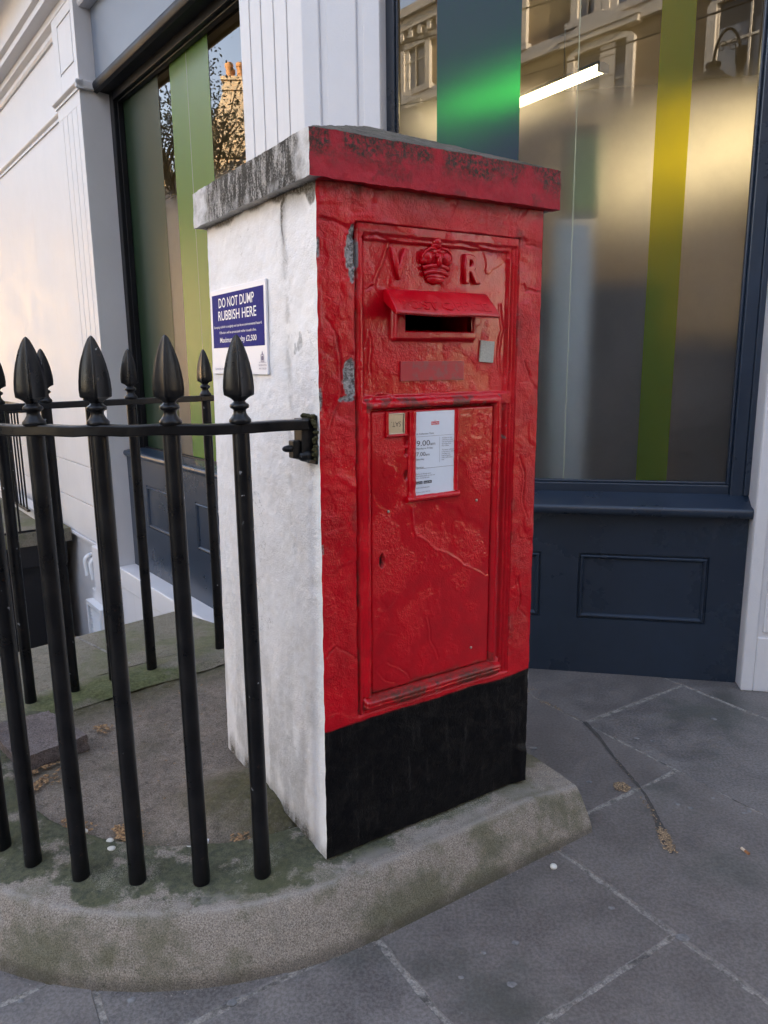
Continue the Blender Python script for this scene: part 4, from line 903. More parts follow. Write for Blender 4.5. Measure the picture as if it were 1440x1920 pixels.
# slot interior
def cf(n): return {'paint': np.zeros((n, 3))}
def bred(m, name, parent, **kw): return m.build(name, M['red'], parent, cols={'paint': np.zeros((len(m.v), 3))}, **kw)
m = MB(); x0, x1 = SL[0] + .004, SL[1] - .004; z0 = SL[2] + .003; z1 = SL[3]
m.add(FF(np.array([(x0, z0, -.018), (x1, z0, -.018), (x1, z0 + .012, -.13), (x0, z0 + .012, -.13)])), [(0, 1, 2, 3)])
m.add(FF(np.array([(x0, z0, -.018), (x0, z1, -.018), (x0, z1, -.13), (x0, z0, -.13)])), [(0, 1, 2, 3)]); m.add(FF(np.array([(x1, z0, -.018), (x1, z1, -.018), (x1, z1, -.13), (x1, z0, -.13)])), [(0, 1, 2, 3)])
bred(m, 'letter_chute', pb)
m = MB(); m.add(FF(np.array([(x0, z0, -.13), (x1, z0, -.13), (x1, z1, -.13), (x0, z1, -.13)])), [(0, 1, 2, 3)]); m.add(FF(np.array([(x0, z1, -.012), (x1, z1, -.012), (x1, z1, -.13), (x0, z1, -.13)])), [(0, 1, 2, 3)]); m.build('slot_back', M['void'], pb)
# hood
hp_ = [(.0, 1.362), (.006, 1.358), (.046, 1.317), (.052, 1.308), (.0515, 1.302), (.046, 1.3005), (.040, 1.303), (-.014, 1.335), (-.014, 1.362)]
V = []; ns = 20; nh = len(hp_)
for i in range(ns + 1):
    t = i / ns
    for (oo, hh) in hp_:
        k = (oo + .014) / .066; x0 = .176 - .005 * k; x1 = .470 + .006 * k
        if oo > .03: hh = hh + .0012 * math.sin(9 * t + 1)
        V.append((x0 + (x1 - x0) * t, hh, oo))
fs = [(i * nh + k, i * nh + (k + 1) % nh, (i + 1) * nh + (k + 1) % nh, (i + 1) * nh + k) for i in range(ns) for k in range(nh)] + [tuple(range(nh))[::-1], tuple(range(ns * nh, ns * nh + nh))]
V = np.array(V); hd = link_mesh('hood', FF(V), fs, M['red'], pb, cols={'paint': np.stack([0 * V[:, 0], .55 * sst(1.306, 1.302, V[:, 1]), 0 * V[:, 0]], -1)}, bevel=.004, seg=3, smooth_angle=35)
# lettering embossed on the hood slope
sdir = np.array((-.041, .040)); sdir = sdir / np.hypot(*sdir)   # (dh, do)
def FH(p):
    x, y, z = p[..., 0], p[..., 1], p[..., 2]; hh = 1.3115 - y * sdir[0] * 1.0 ; oo = .0505 - y * sdir[1]
    hh = hh + z * .70; oo = oo + z * .71
    return FF(np.stack([x, hh, oo], -1))
m = MB(); add_text(m, FH, 'POST OFFICE', .192, .0065, w=.258, cap=.027, extrude=.010, bevel=.020, offset=.012, depth=.07, o=.0004); bred(m, 'raised_lettering', hd, smooth=True)
# V R letters
def FX(p): return FF(np.stack([p[..., 0], p[..., 1], p[..., 2] - .0125], -1))
m = MB(); add_text(m, FX, 'V', .192, 1.388, w=.050, cap=.062, extrude=.03, bevel=.04, offset=.005, depth=.11, o=.002); bred(m, 'letter', pb, smooth=True)
m = MB(); add_text(m, FX, 'R', .408, 1.388, w=.051, cap=.062, extrude=.03, bevel=.04, offset=.005, depth=.11, o=.002); bred(m, 'letter', pb, smooth=True)
# crown in relief
m = MB(); cx = .3225
FQ = FX
def earc(x0, x1, y0, sag, r, o0=.004, n=12, top=0): return [tuple(FX(np.array([[x0 + (x1 - x0) * t, y0 + sag * (4 * t * (1 - t)) + top * t, o0 + .005 * (4 * t * (1 - t))]]))[0]) for t in np.linspace(0, 1, n)]
EL = lambda c, r: m.ellipsoid(FX, c, r)
EL((cx, 1.389, .003), (.026, .011, .010)); EL((cx, 1.396, .003), (.031, .009, .010))
m.tube(earc(cx - .034, cx + .034, 1.401, .006, 0, .004), .0062, 10); m.tube(earc(cx - .038, cx + .038, 1.414, .006, 0, .004), .0060, 10)
EL((cx, 1.411, .002), (.035, .012, .010)); EL((cx, 1.440, .000), (.045, .022, .013))
for s_ in (-1, 1):
    EL((cx + s_ * .027, 1.438, .005), (.017, .017, .0125)); EL((cx + s_ * .037, 1.431, .004), (.0085, .009, .010)); EL((cx + s_ * .012, 1.452, .004), (.018, .011, .011))
    m.tube([tuple(FX(np.array([[cx + s_ * x, z, o_]]))[0]) for x, z, o_ in ((.008, 1.459, .014), (.024, 1.458, .015), (.036, 1.450, .013), (.042, 1.440, .009), (.041, 1.428, .007))], .0034, 8)
m.tube([tuple(FX(np.array([[cx + .002, z, .015]]))[0]) for z in (1.418, 1.430, 1.446)], .0065, 10); m.tube([tuple(FX(np.array([[cx + .002 + x, 1.441, .016]]))[0]) for x in (-.011, .011)], .0048, 10)
EL((cx, 1.466, .004), (.015, .008, .010)); EL((cx + .001, 1.4745, .006), (.0125, .0105, .0105))
bred(m, 'crown', pb, smooth=True)
# door, its own paint skin
P, nu, nv, u, v = patch((DX0, DZ0, 0), (DX1, DZ0, 0), (DX1, DZ1, 0), (DX0, DZ1, 0), .0026)
a, h = P[:, 0], P[:, 1]; q3 = np.stack([a, h, 0 * a + 19], -1); ed = np.minimum.reduce([a - DX0, DX1 - a, h - DZ0, DZ1 - h])
o = -.0055 + layers(q3, 620) * .7 - .014 * sst(.0035, 0, ed)
wa = a + (fbm(q3, 28, 630, 4) - .5) * .014; wh = h + (fbm(q3, 28, 631, 4) - .5) * .014
c_ = [(.257, .850), (.259, .80), (.268, .775), (.29, .765), (.325, .735), (.36, .715), (.395, .700), (.42, .672), (.455, .662), (.49, .640)]
dd = pldist(wa, wh, c_); o += .0026 * np.exp(-(dd / .0022) ** 2); o += .0018 * sst(.0, .012, pldist(wa, wh, c_)) * 0
side = (wh - np.interp(wa, [p[0] for p in c_[1:]], [p[1] for p in c_[1:]])); o -= .0013 * sst(-.006, .0, side) * sst(.02, .05, wa - .235) * sst(.14, .12, side)
for c_ in ([(.14, .46), (.18, .47), (.22, .44), (.25, .40)], [(.145, .53), (.17, .545), (.21, .53)], [(.15, .45), (.175, .42), (.20, .405)], [(.30, .56), (.31, .50), (.335, .44)]):
    dd = pldist(wa, wh, c_); o += .0010 * np.exp(-(dd / .0022) ** 2) - .0014 * np.exp(-(pldist(wa - .004, wh, c_) / .002) ** 2)
kh = ((a - .166) / .0062) ** 2 + ((h - .728) / .017) ** 2; o -= .014 * sst(1.1, .8, kh) - .0016 * np.exp(-((kh - 1.5) / .6) ** 2)
for hy, r_ in ((1.012, .010), (.985, .007), (.930, .010)):
    e = ((a - .238) / (r_ * .72)) ** 2 + ((h - hy) / (r_ * 1.25)) ** 2; o -= .006 * sst(1.1, .7, e)
rust = .9 * sst(.016, .0, h - DZ0 + (fbm(q3, 30, 640, 4) - .5) * .02) + .8 * sst(1.25, .95, kh) + .55 * sst(1.2, .9, ((a - .238) / .007) ** 2 + ((h - .930) / .012) ** 2) + .35 * sst(.0, -.006, .006 - ed) * 0

link_mesh('door', FF(np.stack([a, h, o], -1)), grid_faces(nu, nv), M['red'], pb, cols={'paint': np.stack([0 * a, np.clip(rust, 0, 1), 0 * a], -1)}, smooth=True, recalc=False)
door = bpy.data.objects['door']
m = MB(); m.ellipsoid(FF, (.166, .728, -.0165), (.005, .015, .003)); m.build('keyhole', M['darkvoid'], door)
for (x, z) in ((.185, .847), (.458, .845), (.449, .446)):
    m = MB(); m.lathe([(.0035, 0), (.0035, .0015), (.002, .0028)], (x, z, -.0045), 10, F=FF); m.build('screw', M['plate'], door)
# notice holder: three raised painted strips
def wstrip(m, x0, x1, z0, z1, o0, o1, k=10, seed=0):
    """rounded lumpy bar"""
    L = max(x1 - x0, z1 - z0); vert = (z1 - z0) > (x1 - x0); r = min(x1 - x0, z1 - z0) / 2; n = int(L / .006); V = []; kk = 9
    for i in range(n + 1):
        t = i / n; w = 1 + .16 * (mnoise.noise(Vector((t * L * 60, seed, 0))))
        for j in range(kk):
            ph = math.pi * j / (kk - 1); c_, s_ = math.cos(ph), math.sin(ph)
            x = (x0 + x1) / 2 + r * w * c_ if vert else x0 + L * t; z = z0 + L * t if vert else (z0 + z1) / 2 + r * w * c_
            V.append((x, z, o0 + (o1 - o0) * s_ ** .6 * w))
    fs = [(i * kk + j, i * kk + j + 1, (i + 1) * kk + j + 1, (i + 1) * kk + j) for i in range(n) for j in range(kk - 1)] + [tuple(range(kk)), tuple(range(n * kk, n * kk + kk))]
    m.add(FF(np.array(V)), fs)
m = MB(); wstrip(m, .2425, .2635, .868, 1.083, -.008, .0045, seed=1); wstrip(m, .3795, .394, .880, 1.083, -.008, .0035, seed=2); wstrip(m, .236, .396, .862, .8785, -.008, .0060, seed=3)
bred(m, 'notice_frame', door, smooth_angle=60)
# collection notice
nt_ = MB(); nt_.box(lambda p: FF(np.stack([p[..., 0], p[..., 2], p[..., 1]], -1)), .256, .386, -.0040, -.0022, .872, 1.0805); no = thing('collection_notice', tuple(FF(np.array([[.32, .875, 0]]))[0]), 'pale blue white collection times notice slotted in the post box door', 'notice')
nt_.build('card', M['paper'], no)
ink = MB(); FN = lambda p: FF(np.stack([p[..., 0], p[..., 1], p[..., 2] - .0017], -1))
def T(b, x, y, cap, w=None): add_text(ink, FN, b, x, y, w=w, cap=cap)
T('st Collection Time', .2645, 1.0255, .0040, .052); 
def rule(x0, x1, y, t=.0005): ink.add(FN(np.array([(x0, y, 0), (x1, y, 0), (x1, y + t, 0), (x0, y + t, 0)])), [(0, 1, 2, 3)])
rule(.264, .382, 1.0205); rule(.264, .382, .9425, .0006); ink.add(FN(np.array([(.3345, .954, 0), (.3350, .954, 0), (.3350, 1.017, 0), (.3345, 1.017, 0)])), [(0, 1, 2, 3)])
T('9.00', .2650, .9985, .0125, .040); T('am', .306, .9985, .0075, .015); T('Monday to Friday', .264, .9900, .0042, .050)
T('7.00', .2645, .9735, .0095, .027); T('am', .292, .9735, .006, .012); T('Saturday', .264, .9640, .0042, .024); T('Services', .2645, .9440, .0042, .022)
for i, l in enumerate(['A 5.30pm or later', 'collection is made', 'from the Postbox at', 'Gloucester Road', 'Post Office.', '', 'The latest collection', 'in this area is made', 'at 6.30pm from', 'Fulham Delivery', 'Office, 629 Fulham', 'Road']):
    if l: T(l, .3415, 1.0125 - i * .0049, .0029, .0019 * len(l))
for i, l in enumerate(['Find us on the app store,', 'for booking online services near', 'you - scan the QR code']): T(l, .2645, .9285 - i * .0050, .0030, .0018 * len(l))
for x0, x1, l in ((.2645, .2835, 'App Store'), (.2865, .3115, 'Google Play')):
    ink.add(FN(np.array([(x0, .905, 0), (x1, .905, 0), (x1, .912, 0), (x0, .912, 0)])), [(0, 1, 2, 3)])
T('www.royalmail.com', .2645, .8945, .0034, .040); T('Postbox number SW7 64', .2645, .8835, .0028, .042)
ink.build('printed_text', M['ink'], no, recalc=False)
m = MB(); FN2 = lambda p: FF(np.stack([p[..., 0], p[..., 1], p[..., 2] - .0014], -1))
for x0, x1, l in ((.2645, .2835, 'App Store'), (.2865, .3115, 'Google Play')): add_text(m, FN2, l, x0 + .002, .9068, w=x1 - x0 - .004, cap=.0032)
m.build('badge_text', M['paper'], no, recalc=False)
m = MB(); m.add(FN(np.array([(.3085, 1.0475, 0), (.3325, 1.0475, 0), (.3325, 1.0555, 0), (.3085, 1.0555, 0)])), [(0, 1, 2, 3)]); add_text(m, FN, '♔' if False else 'm', .318, 1.057, w=.005, cap=.0025)
lg = m.build('logo', M['logored'], no, recalc=False); m = MB(); add_text(m, FN2, 'Royal Mail', .3098, 1.0495, w=.0214, cap=.0042); m.build('logo_lettering', M['paper'], no, recalc=False)
# SAT tab
tp = thing('day_tab', tuple(FF(np.array([[.205, 1.03, 0]]))[0]), 'small nickel day tab set upside down in the post box door', 'tab plate')
m = MB(); wstrip(m, .1765, .185, 1.028, 1.083, -.008, .002, seed=5); wstrip(m, .2290, .2365, 1.028, 1.083, -.008, .002, seed=6); wstrip(m, .176, .237, 1.0235, 1.032, -.008, .003, seed=7); bred(m, 'tab_frame', door, smooth_angle=60)
FZ_ = lambda p: FF(np.stack([p[..., 0], p[..., 2], p[..., 1]], -1))
m = MB(); m.box(FZ_, .1835, .2300, -.006, -.0030, 1.031, 1.0800); m.build('plate', M['plate'], tp, bevel=.0012)
m = MB(); m.box(FZ_, .1835, .1865, -.003, -.0005, 1.031, 1.080); m.box(FZ_, .227, .230, -.003, -.0005, 1.031, 1.080); m.box(FZ_, .1866, .2269, -.003, -.0008, 1.0765, 1.080); m.box(FZ_, .1866, .2269, -.003, -.0008, 1.031, 1.0335); m.build('rim', M['plate'], tp, bevel=.0006)
m = MB(); add_text(m, lambda p: FF(np.stack([p[..., 0], p[..., 1], p[..., 2] - .0027], -1)), 'SAT.', .2195, 1.0605, w=.027, cap=.012, rot180=True); m.build('engraved_text', M['ink'], tp, recalc=False)
# small sticker (its printed code is left out) and scraped label
rot = lambda cx, cz, t: (lambda p: FF(np.stack([cx + p[..., 0] * math.cos(t) - p[..., 1] * math.sin(t), cz + p[..., 0] * math.sin(t) + p[..., 1] * math.cos(t), p[..., 2]], -1)))
Fs = rot(.487, 1.222, rad(-4)); m = MB(); m.box(lambda p: Fs(np.stack([p[..., 0], p[..., 2], p[..., 1]], -1)), -.0225, .0225, -.0125, -.0080, -.0265, .0265)
so_ = m.build('sticker', M['stickerw'], None, loc=tuple(Fs(np.array([[0, 0, -.01]]))[0]), bevel=.0008); tag(so_, 'small pale grey sticker on the red plate under the slot', 'sticker')
def labm():
    s = Sh('scraped_label_film', .42); s.base(s.mix(s.mr(s.noise(40, 5, .7), .45, .6), (.42, .016, .032), (.30, .05, .06))); return s.m
m = MB(); m.box(lambda p: FF(np.stack([p[..., 0], p[..., 2], p[..., 1]], -1)), .223, .414, -.0135, -.0091, 1.154, 1.200); lab = m.build('old_label', labm(), None, loc=tuple(FF(np.array([[.32, 1.16, 0]]))[0]), bevel=.0005); tag(lab, 'scraped translucent label strip on the red plate above the door', 'label')

# ================================================================ the rubbish sign
sg = thing('rubbish_sign', tuple(FL(np.array([[.44, 1.175, 0]]))[0]), 'blue and white no dumping sign on the white side of the pier', 'sign')
FS = lambda p: FL(np.stack([.629 - p[..., 0], p[..., 1], p[..., 2] + .0068], -1))     # x to the reader's right
m = MB(); m.box(lambda p: FS(np.stack([p[..., 0], p[..., 2], p[..., 1]], -1)), 0, .376, -.006, 0, 1.172, 1.400); m.build('board', M['signwhite'], sg, bevel=.0008)
m = MB(); m.box(lambda p: FS(np.stack([p[..., 0], p[..., 2], p[..., 1]], -1)), .011, .364, -.001, .0007, 1.243, 1.386); m.build('blue_panel', M['signblue'], sg)
m = MB(); FS2 = lambda p: FS(np.stack([p[..., 0], p[..., 1], p[..., 2] + .0011], -1))
for l, x, w, y, c in (('DO NOT DUMP', .063, .244, 1.3505, .0245), ('RUBBISH HERE', .057, .262, 1.3165, .0245), ('Dumping rubbish is unsightly and can be an environmental hazard.', .021, .331, 1.2960, .0062), ('Offenders will be prosecuted and/or issued a fine.', .061, .255, 1.2805, .0062), ('Maximum penalty £2,500', .064, .252, 1.2570, .0135)):
    add_text(m, FS2, l, x, y, w=w, cap=c, offset=.006 if c > .01 else .0)
m.build('lettering', M['signtext'], sg, recalc=False)
m = MB(); FS3 = lambda p: FS(np.stack([p[..., 0], p[..., 1], p[..., 2] + .0004], -1))
add_text(m, FS3, 'Love the streets', .018, 1.1835, w=.085, cap=.0058); m.build('slogan_lettering', M['signgrey'], sg, recalc=False); m = MB(); add_text(m, FS3, 'THE ROYAL BOROUGH OF', .324, 1.2005, w=.046, cap=.0022); add_text(m, FS3, 'KENSINGTON', .324, 1.1925, w=.046, cap=.0045); add_text(m, FS3, 'AND CHELSEA', .324, 1.1845, w=.046, cap=.0045)
m.build('council_lettering', M['signgrey'], sg, recalc=False)
m = MB()   # crest: mitre over a shield with supporters, as small flat shapes
def pol(pts): m.add(FS3(np.array([(x + .347, y + 1.206, 0) for x, y in pts])), [tuple(range(len(pts)))])
pol([(-.005, .0), (.005, .0), (.006, .006), (.004, .012), (-.004, .012), (-.006, .006)]); pol([(-.010, -.001), (-.0068, -.001), (-.0065, .014), (-.008, .017), (-.010, .013)]); pol([(.0068, -.001), (.010, -.001), (.010, .013), (.008, .017), (.0065, .014)])
pol([(-.005, .0135), (.005, .0135), (.003, .019), (0, .024), (-.003, .019)]); pol([(-.011, -.0035), (.011, -.0035), (.011, -.002), (-.011, -.002)])
m.build('crest', M['signgrey'], sg, recalc=False)

# ================================================================ railings
rail = thing('spear_railing', (-.537, 1.6, .15), 'black iron railing with spear heads curving from the pier round the planter to the shop', 'railing')
RB = .8037; fp = [(-.303, 1.583), (-.445, 1.562), (-.598, 1.565), (-.740, 1.582), (-.879, 1.634), (-.986, 1.696)]
ang = [math.atan2(y - CC[1], x - CC[0]) for x, y in fp]
pos = list(fp[:]); t = ang[-1]
while t > -math.pi + .12:
    t -= .187; pos.append((CC[0] + RB * math.cos(t), CC[1] + RB * math.sin(t)))
for k in range(0, 8): pos.append(tuple(R0 + RD * .1541 * k))
RT1, RT0 = 1.229, 1.206
path = [tuple(FP(np.array([[.004, .045, 0]]))[0][:2]), (-.232, 1.622), (-.303, 1.583), (-.37, 1.567)] + [(CC[0] + RB * math.cos(t_), CC[1] + RB * math.sin(t_)) for t_ in np.linspace(ang[1], -math.pi + .05, 40)]
path += [(-1.345, 2.40), (-1.340, 2.45), (-1.325, 2.49)] + [tuple(R0 + RD * k) for k in (.0, .3, .6, .9, 1.2, 1.33)]
path = [np.array(p) for p in path]; V = []; n = len(path)
for i, p in enumerate(path):
    d = path[min(i + 1, n - 1)] - path[max(i - 1, 0)]; d = d / np.linalg.norm(d); nn_ = np.array((-d[1], d[0])); w = .0165
    z = .0012 * math.sin(i * 1.7)
    for s_, zz_ in ((-1, RT0), (1, RT0), (1, RT1), (-1, RT1)): V.append((*(p + nn_ * w * s_), zz_ + z))
fs = [(i * 4 + k, i * 4 + (k + 1) % 4, (i + 1) * 4 + (k + 1) % 4, (i + 1) * 4 + k) for i in range(n - 1) for k in range(4)] + [(3, 2, 1, 0), tuple(range(4 * n - 4, 4 * n))]
link_mesh('top_rail', V, fs, M['iron'], rail, bevel=.003)
# bracket on the pier
FBk = lambda p: FP(np.stack([-p[..., 0], p[..., 1], p[..., 2]], -1))
m = MB(); m.box(FBk, .0, .034, .018, .060, .985, 1.078); m.box(FBk, .034, .052, .026, .052, .990, 1.030); m.ellipsoid(FBk, (.058, .038, 1.012), (.016, .010, .008)); m.ellipsoid(FBk, (.02, .028, .995), (.022, .016, .014)); m.box(FBk, .0, .006, .008, .070, .975, 1.085)
m.build('wall_bracket', M['iron'], rail, bevel=.005, seg=3)
m = MB()
for k in range(60):
    y = .012 + .06 * rng.random(); z = 1.078 + .006 * rng.random() if k < 34 else .985 + .09 * rng.random(); yy = y if k < 34 else .006 + .01 * rng.random(); m.ellipsoid(FBk, (.003 + .007 * rng.random(), yy, z), (.0045, .005, .004), 7, 5)
mo_ = m.build('moss_tuft', plain('moss', (.05, .045, .010), .9, 200, .6), None, loc=tuple(FBk(np.array([[0, .04, 1.08]]))[0])); tag(mo_, 'brown green moss clinging round the rail bracket on the pier', 'moss', kind='stuff')
# bar, collar and spear head: unit meshes round the z axis
def bar_mesh():
    m = MB(); m.lathe([(.0205, .128), (.0205, .17), (.0195, .20), (.0190, .6), (.0185, RT0 + .001)], n=20); return m
def collar_mesh():
    m = MB(); z = RT1 - .001; m.lathe([(.0215, z), (.0235, z + .003), (.0232, z + .008), (.018, z + .014), (.0140, z + .021), (.0132, z + .027), (.0150, z + .030), (.0195, z + .032), (.0208, z + .036), (.0195, z + .040), (.0150, z + .0425), (.0125, z + .046)], n=22); return m
def spear_mesh():
    # four-winged leaf blade, concave between the ridges
    z0 = RT1 + .043; pr = [(0, .0115), (.003, .0135), (.008, .0185), (.0125, .0275), (.0145, .0325), (.016, .0340), (.030, .0350), (.048, .0338), (.065, .0312), (.082, .0275), (.098, .0228), (.112, .0178), (.124, .0125), (.133, .0078), (.138, .0035), (.140, .0)]
    V = []; n = 40
    for z, r in pr:
        for k in range(n):
            t = 2 * math.pi * k / n; p_ = .74 if z > .01 else 1.2; ca, sa = abs(math.cos(t)), abs(math.sin(t))
            dr = (ca ** p_ + sa ** p_) ** (-1 / p_); rr_ = r * (dr * .93 if dr > .97 else dr)
            V.append((rr_ * math.cos(t), rr_ * math.sin(t), z0 + z))
    m = MB(); L = len(pr)
    m.add(V, [(i * n + k, i * n + (k + 1) % n, (i + 1) * n + (k + 1) % n, (i + 1) * n + k) for i in range(L - 1) for k in range(n)]); return m
bar0 = bar_mesh().build('bar', M['iron'], None, smooth_angle=40); col0 = collar_mesh().build('collar', M['iron'], None, smooth_angle=50); sp0 = spear_mesh().build('spear_head', M['iron'], None, smooth=True)
# make the objects' texture coordinates differ by rotating each bar
first = True
for i, (x, y) in enumerate(pos):
    b_, c_, s_ = (bar0, col0, sp0) if first else (bar0.copy(), col0.copy(), sp0.copy())
    if not first:
        for o_ in (b_, c_, s_): COL.objects.link(o_)
    c_.parent = b_; s_.parent = b_; b_.parent = rail
    b_.location = Vector((x, y, 0)) - rail.location; a_ = math.atan2(x, y); b_.rotation_euler = (0, 0, -a_ * (1 if i % 2 else .95) + rad((12, -6, 8, 3, -14, 5)[i % 6]) - rad(6))
    first = False

# ================================================================ debris
def flake(m, x, y, z, s, r):
    k = r.randint(4, 6); t0 = r.random() * 6.28; tilt = (r.random() - .5) * .8; tilt2 = (r.random() - .5) * .8; pts = []
    el = .35 + .65 * r.random(); th = r.random() * 3.14
    for i in range(k):
        t = t0 + 6.283 * i / k; rr_ = s * (.6 + .5 * r.random()); u_, v_ = rr_ * math.cos(t), rr_ * el * math.sin(t); X = u_ * math.cos(th) - v_ * math.sin(th); Y = u_ * math.sin(th) + v_ * math.cos(th); pts.append((x + X, y + Y, z + max(0, X * tilt + Y * tilt2) + .0008))
    pts.append((x, y, z + s * .35 * r.random() + .001)); n_ = len(pts) - 1
    m.add(pts, [(i, (i + 1) % n_, n_) for i in range(n_)])
r = random.Random(3); m = MB()
def scatter(m, path, wd, n, s0, s1, z, r):
    for _ in range(n):
        i = r.randrange(len(path) - 1); t = r.random(); p = np.array(path[i]) * (1 - t) + np.array(path[i + 1]) * t; ang_ = r.random() * 6.28; q = wd * (r.random() ** .7); flake(m, p[0] + q * math.cos(ang_), p[1] + q * math.sin(ang_), z, s0 + (s1 - s0) * r.random(), r)
crack = [(.765, 2.60), (.785, 2.352), (.812, 2.17), (.816, 2.095), (.800, 1.95), (.794, 1.862)]
w_ = [(.012), (.008), (.007), (.008), (.012), (.017), (.016), (.004)]
# the filled crack itself: an uneven strip of dark soil
cl = [(.755, 2.612), (.775, 2.50), (.787, 2.352), (.806, 2.22), (.816, 2.13), (.812, 2.05), (.803, 1.96), (.795, 1.90), (.790, 1.835)]
ww_ = [.009, .006, .004, .0045, .004, .0060, .012, .016, .004]
L_ = []; R_ = []
for i, p in enumerate(cl):
    d = np.array(cl[min(i + 1, 8)]) - np.array(cl[max(i - 1, 0)]); d = d / np.linalg.norm(d); nn_ = np.array((-d[1], d[0])); L_.append((*(np.array(p) + nn_ * ww_[i]), .0018)); R_.append((*(np.array(p) - nn_ * ww_[i]), .0018))
def densify(A, k=6, amp=.004):
    out = []
    for p, q in zip(A[:-1], A[1:]):
        for j in range(k): t = j / k; out.append((p[0] * (1 - t) + q[0] * t + (r.random() - .5) * amp, p[1] * (1 - t) + q[1] * t + (r.random() - .5) * amp, p[2]))
    return out + [A[-1]]
L_ = densify(L_); R_ = densify(R_); n_ = len(L_)
soil = link_mesh('soil', L_ + R_, [(i, i + 1, n_ + i + 1, n_ + i) for i in range(n_ - 1)], plain('dark_soil', (.090, .082, .075), .9, 160, .65), None, recalc=False); tag(soil, 'dark dirt filling the diagonal crack in the pavement', 'dirt', kind='stuff')
scatter(m, [(.80, 1.95), (.797, 1.90), (.793, 1.85)], .018, 190, .003, .008, .002, r); scatter(m, [(.800, 2.11), (.806, 2.0)], .010, 26, .002, .006, .002, r); scatter(m, [(.787, 2.352), (.812, 2.10), (.80, 1.95)], .007, 60, .0012, .003, .002, r)
scatter(m, [(.63, 2.79), (.70, 2.70)], .012, 26, .003, .006, .0, r); scatter(m, [(.59, 2.93), (.62, 2.86)], .03, 26, .003, .006, .0, r)
for _ in range(240):
    an = r.random() * 6.28; q = math.sqrt(r.random()); flake(m, .756 + q * .027 * math.cos(an), 2.168 + q * .027 * math.sin(an), .001 + .004 * (1 - q), .0025 + .003 * r.random(), r)
scatter(m, [(.468, 1.858), (.50, 1.872)], .012, 24, .002, .005, .0, r)
o = m.build('seed_husks', M['husk'], None); tag(o, 'pale crumbs and seed husks lying along the pavement crack', 'crumbs', kind='stuff')
m = MB()
scatter(m, [(-.86, 1.80), (-.80, 1.775)], .030, 50, .005, .013, .140, r); scatter(m, [(-.66, 1.745), (-.72, 1.765)], .030, 60, .005, .013, .140, r); scatter(m, [(-.37, 1.735), (-.40, 1.725)], .020, 26, .004, .010, .142, r)
scatter(m, [(-1.06, 1.95), (-1.0, 2.05)], .04, 40, .005, .014, .138, r); scatter(m, [(-1.0, 2.36), (-.95, 2.33)], .03, 24, .005, .014, .138, r); scatter(m, [(-1.1, 2.05), (-.98, 2.18)], .02, 30, .005, .012, .138, r)
for _ in range(130): flake(m, -1.0 + .8 * r.random(), 1.75 + 1.0 * r.random(), .137, .002 + .004 * r.random(), r)
scatter(m, [(-.70, 1.455), (-.64, 1.452)], .01, 3, .004, .007, .002, r)
o = m.build('dead_leaves', M['leaf'], None); tag(o, 'brown dead leaf scraps gathered at the edge of the planter', 'leaves', kind='stuff')
def gritm():
    s = Sh('grit', .9); s.base(s.mix(s.mr(s.noise(300, 2), .35, .65), (.05, .04, .035), (.34, .30, .26))); return s.m
m = MB()
for _ in range(750):
    an = r.random() * 6.28; q = .655 * math.sqrt(r.random()) if r.random() < .55 else .62 + .04 * r.random(); flake(m, CC[0] + q * math.cos(an) * 1.0, CC[1] + q * math.sin(an), .136, .0012 + .0022 * r.random() ** 2, r)
for _ in range(260):
    t_ = r.random(); an = -1.0 - 1.6 * t_; q = .974 + .012 * r.random() ** 2; flake(m, CC[0] + q * math.cos(an), CC[1] + q * math.sin(an), .0005, .001 + .0022 * r.random(), r)
for _ in range(160):
    a_ = .08 + .72 * r.random(); p_ = FG(np.array([[a_, RT - .975 - .012 * r.random() ** 2, 0]]))[0]; flake(m, p_[0], p_[1], .0005, .001 + .0022 * r.random(), r)
for _ in range(150):
    p_ = FG(np.array([[.70 + 1.2 * r.random(), -.8 + 1.9 * r.random(), 0]]))[0]; flake(m, p_[0], p_[1], .0005, .0008 + .0016 * r.random() ** 2, r)
for _ in range(120):
    p_ = FB(np.array([[-.3 + 1.3 * r.random(), .012 + .05 * r.random() ** 2, 0]]))[0]; flake(m, p_[0], p_[1], .0005, .001 + .003 * r.random() ** 2, r)
o = m.build('grit', gritm(), None); tag(o, 'fine grit scattered over the planter bed and along the kerb foot', 'grit', kind='stuff')
def peb(x, y, z, s, mt, nm, lab, cat, el=.6):
    m = MB(); m.ellipsoid(FW, (0, 0, 0), (s, s * .8, s * el), 12, 8); v = np.array(m.v); v = v * (1 + .35 * (vn(v * 90 + x * 30, 4)[:, None] - .5)); m.v = [tuple(q + np.array((x, y, z + s * el * .8))) for q in v]
    o = m.build(nm, mt, None, loc=(x, y, z), smooth=True); tag(o, lab, cat); return o
peb(-.803, 1.757, .140, .011, M['bonewhite'], 'pebble', 'pale oval pebble in the planter beside dead leaves', 'pebble')
peb(-.715, 1.705, .148, .010, M['bonewhite'], 'stone_chip', 'pale stone chip on the mossy kerb between railing bars, upper of two', 'stone chip'); peb(-.700, 1.675, .149, .012, M['bonewhite'], 'stone_chip', 'flat pale stone chip on the mossy kerb between railing bars, lower of two', 'stone chip', .35)
peb(-.685, 1.775, .138, .009, M['leaf'], 'orange_shell', 'tiny orange fragment beside dead leaves in the planter', 'fragment')
peb(.449, 1.782, .0, .010, M['bonewhite'], 'chewed_blob', 'round white blob on the flagstone near the kerb end', 'blob', .7)
peb(-.93, 1.50, .0, .012, M['bonewhite'], 'white_blob', 'white blob on the pavement at the foot of the curved kerb', 'blob', .5)
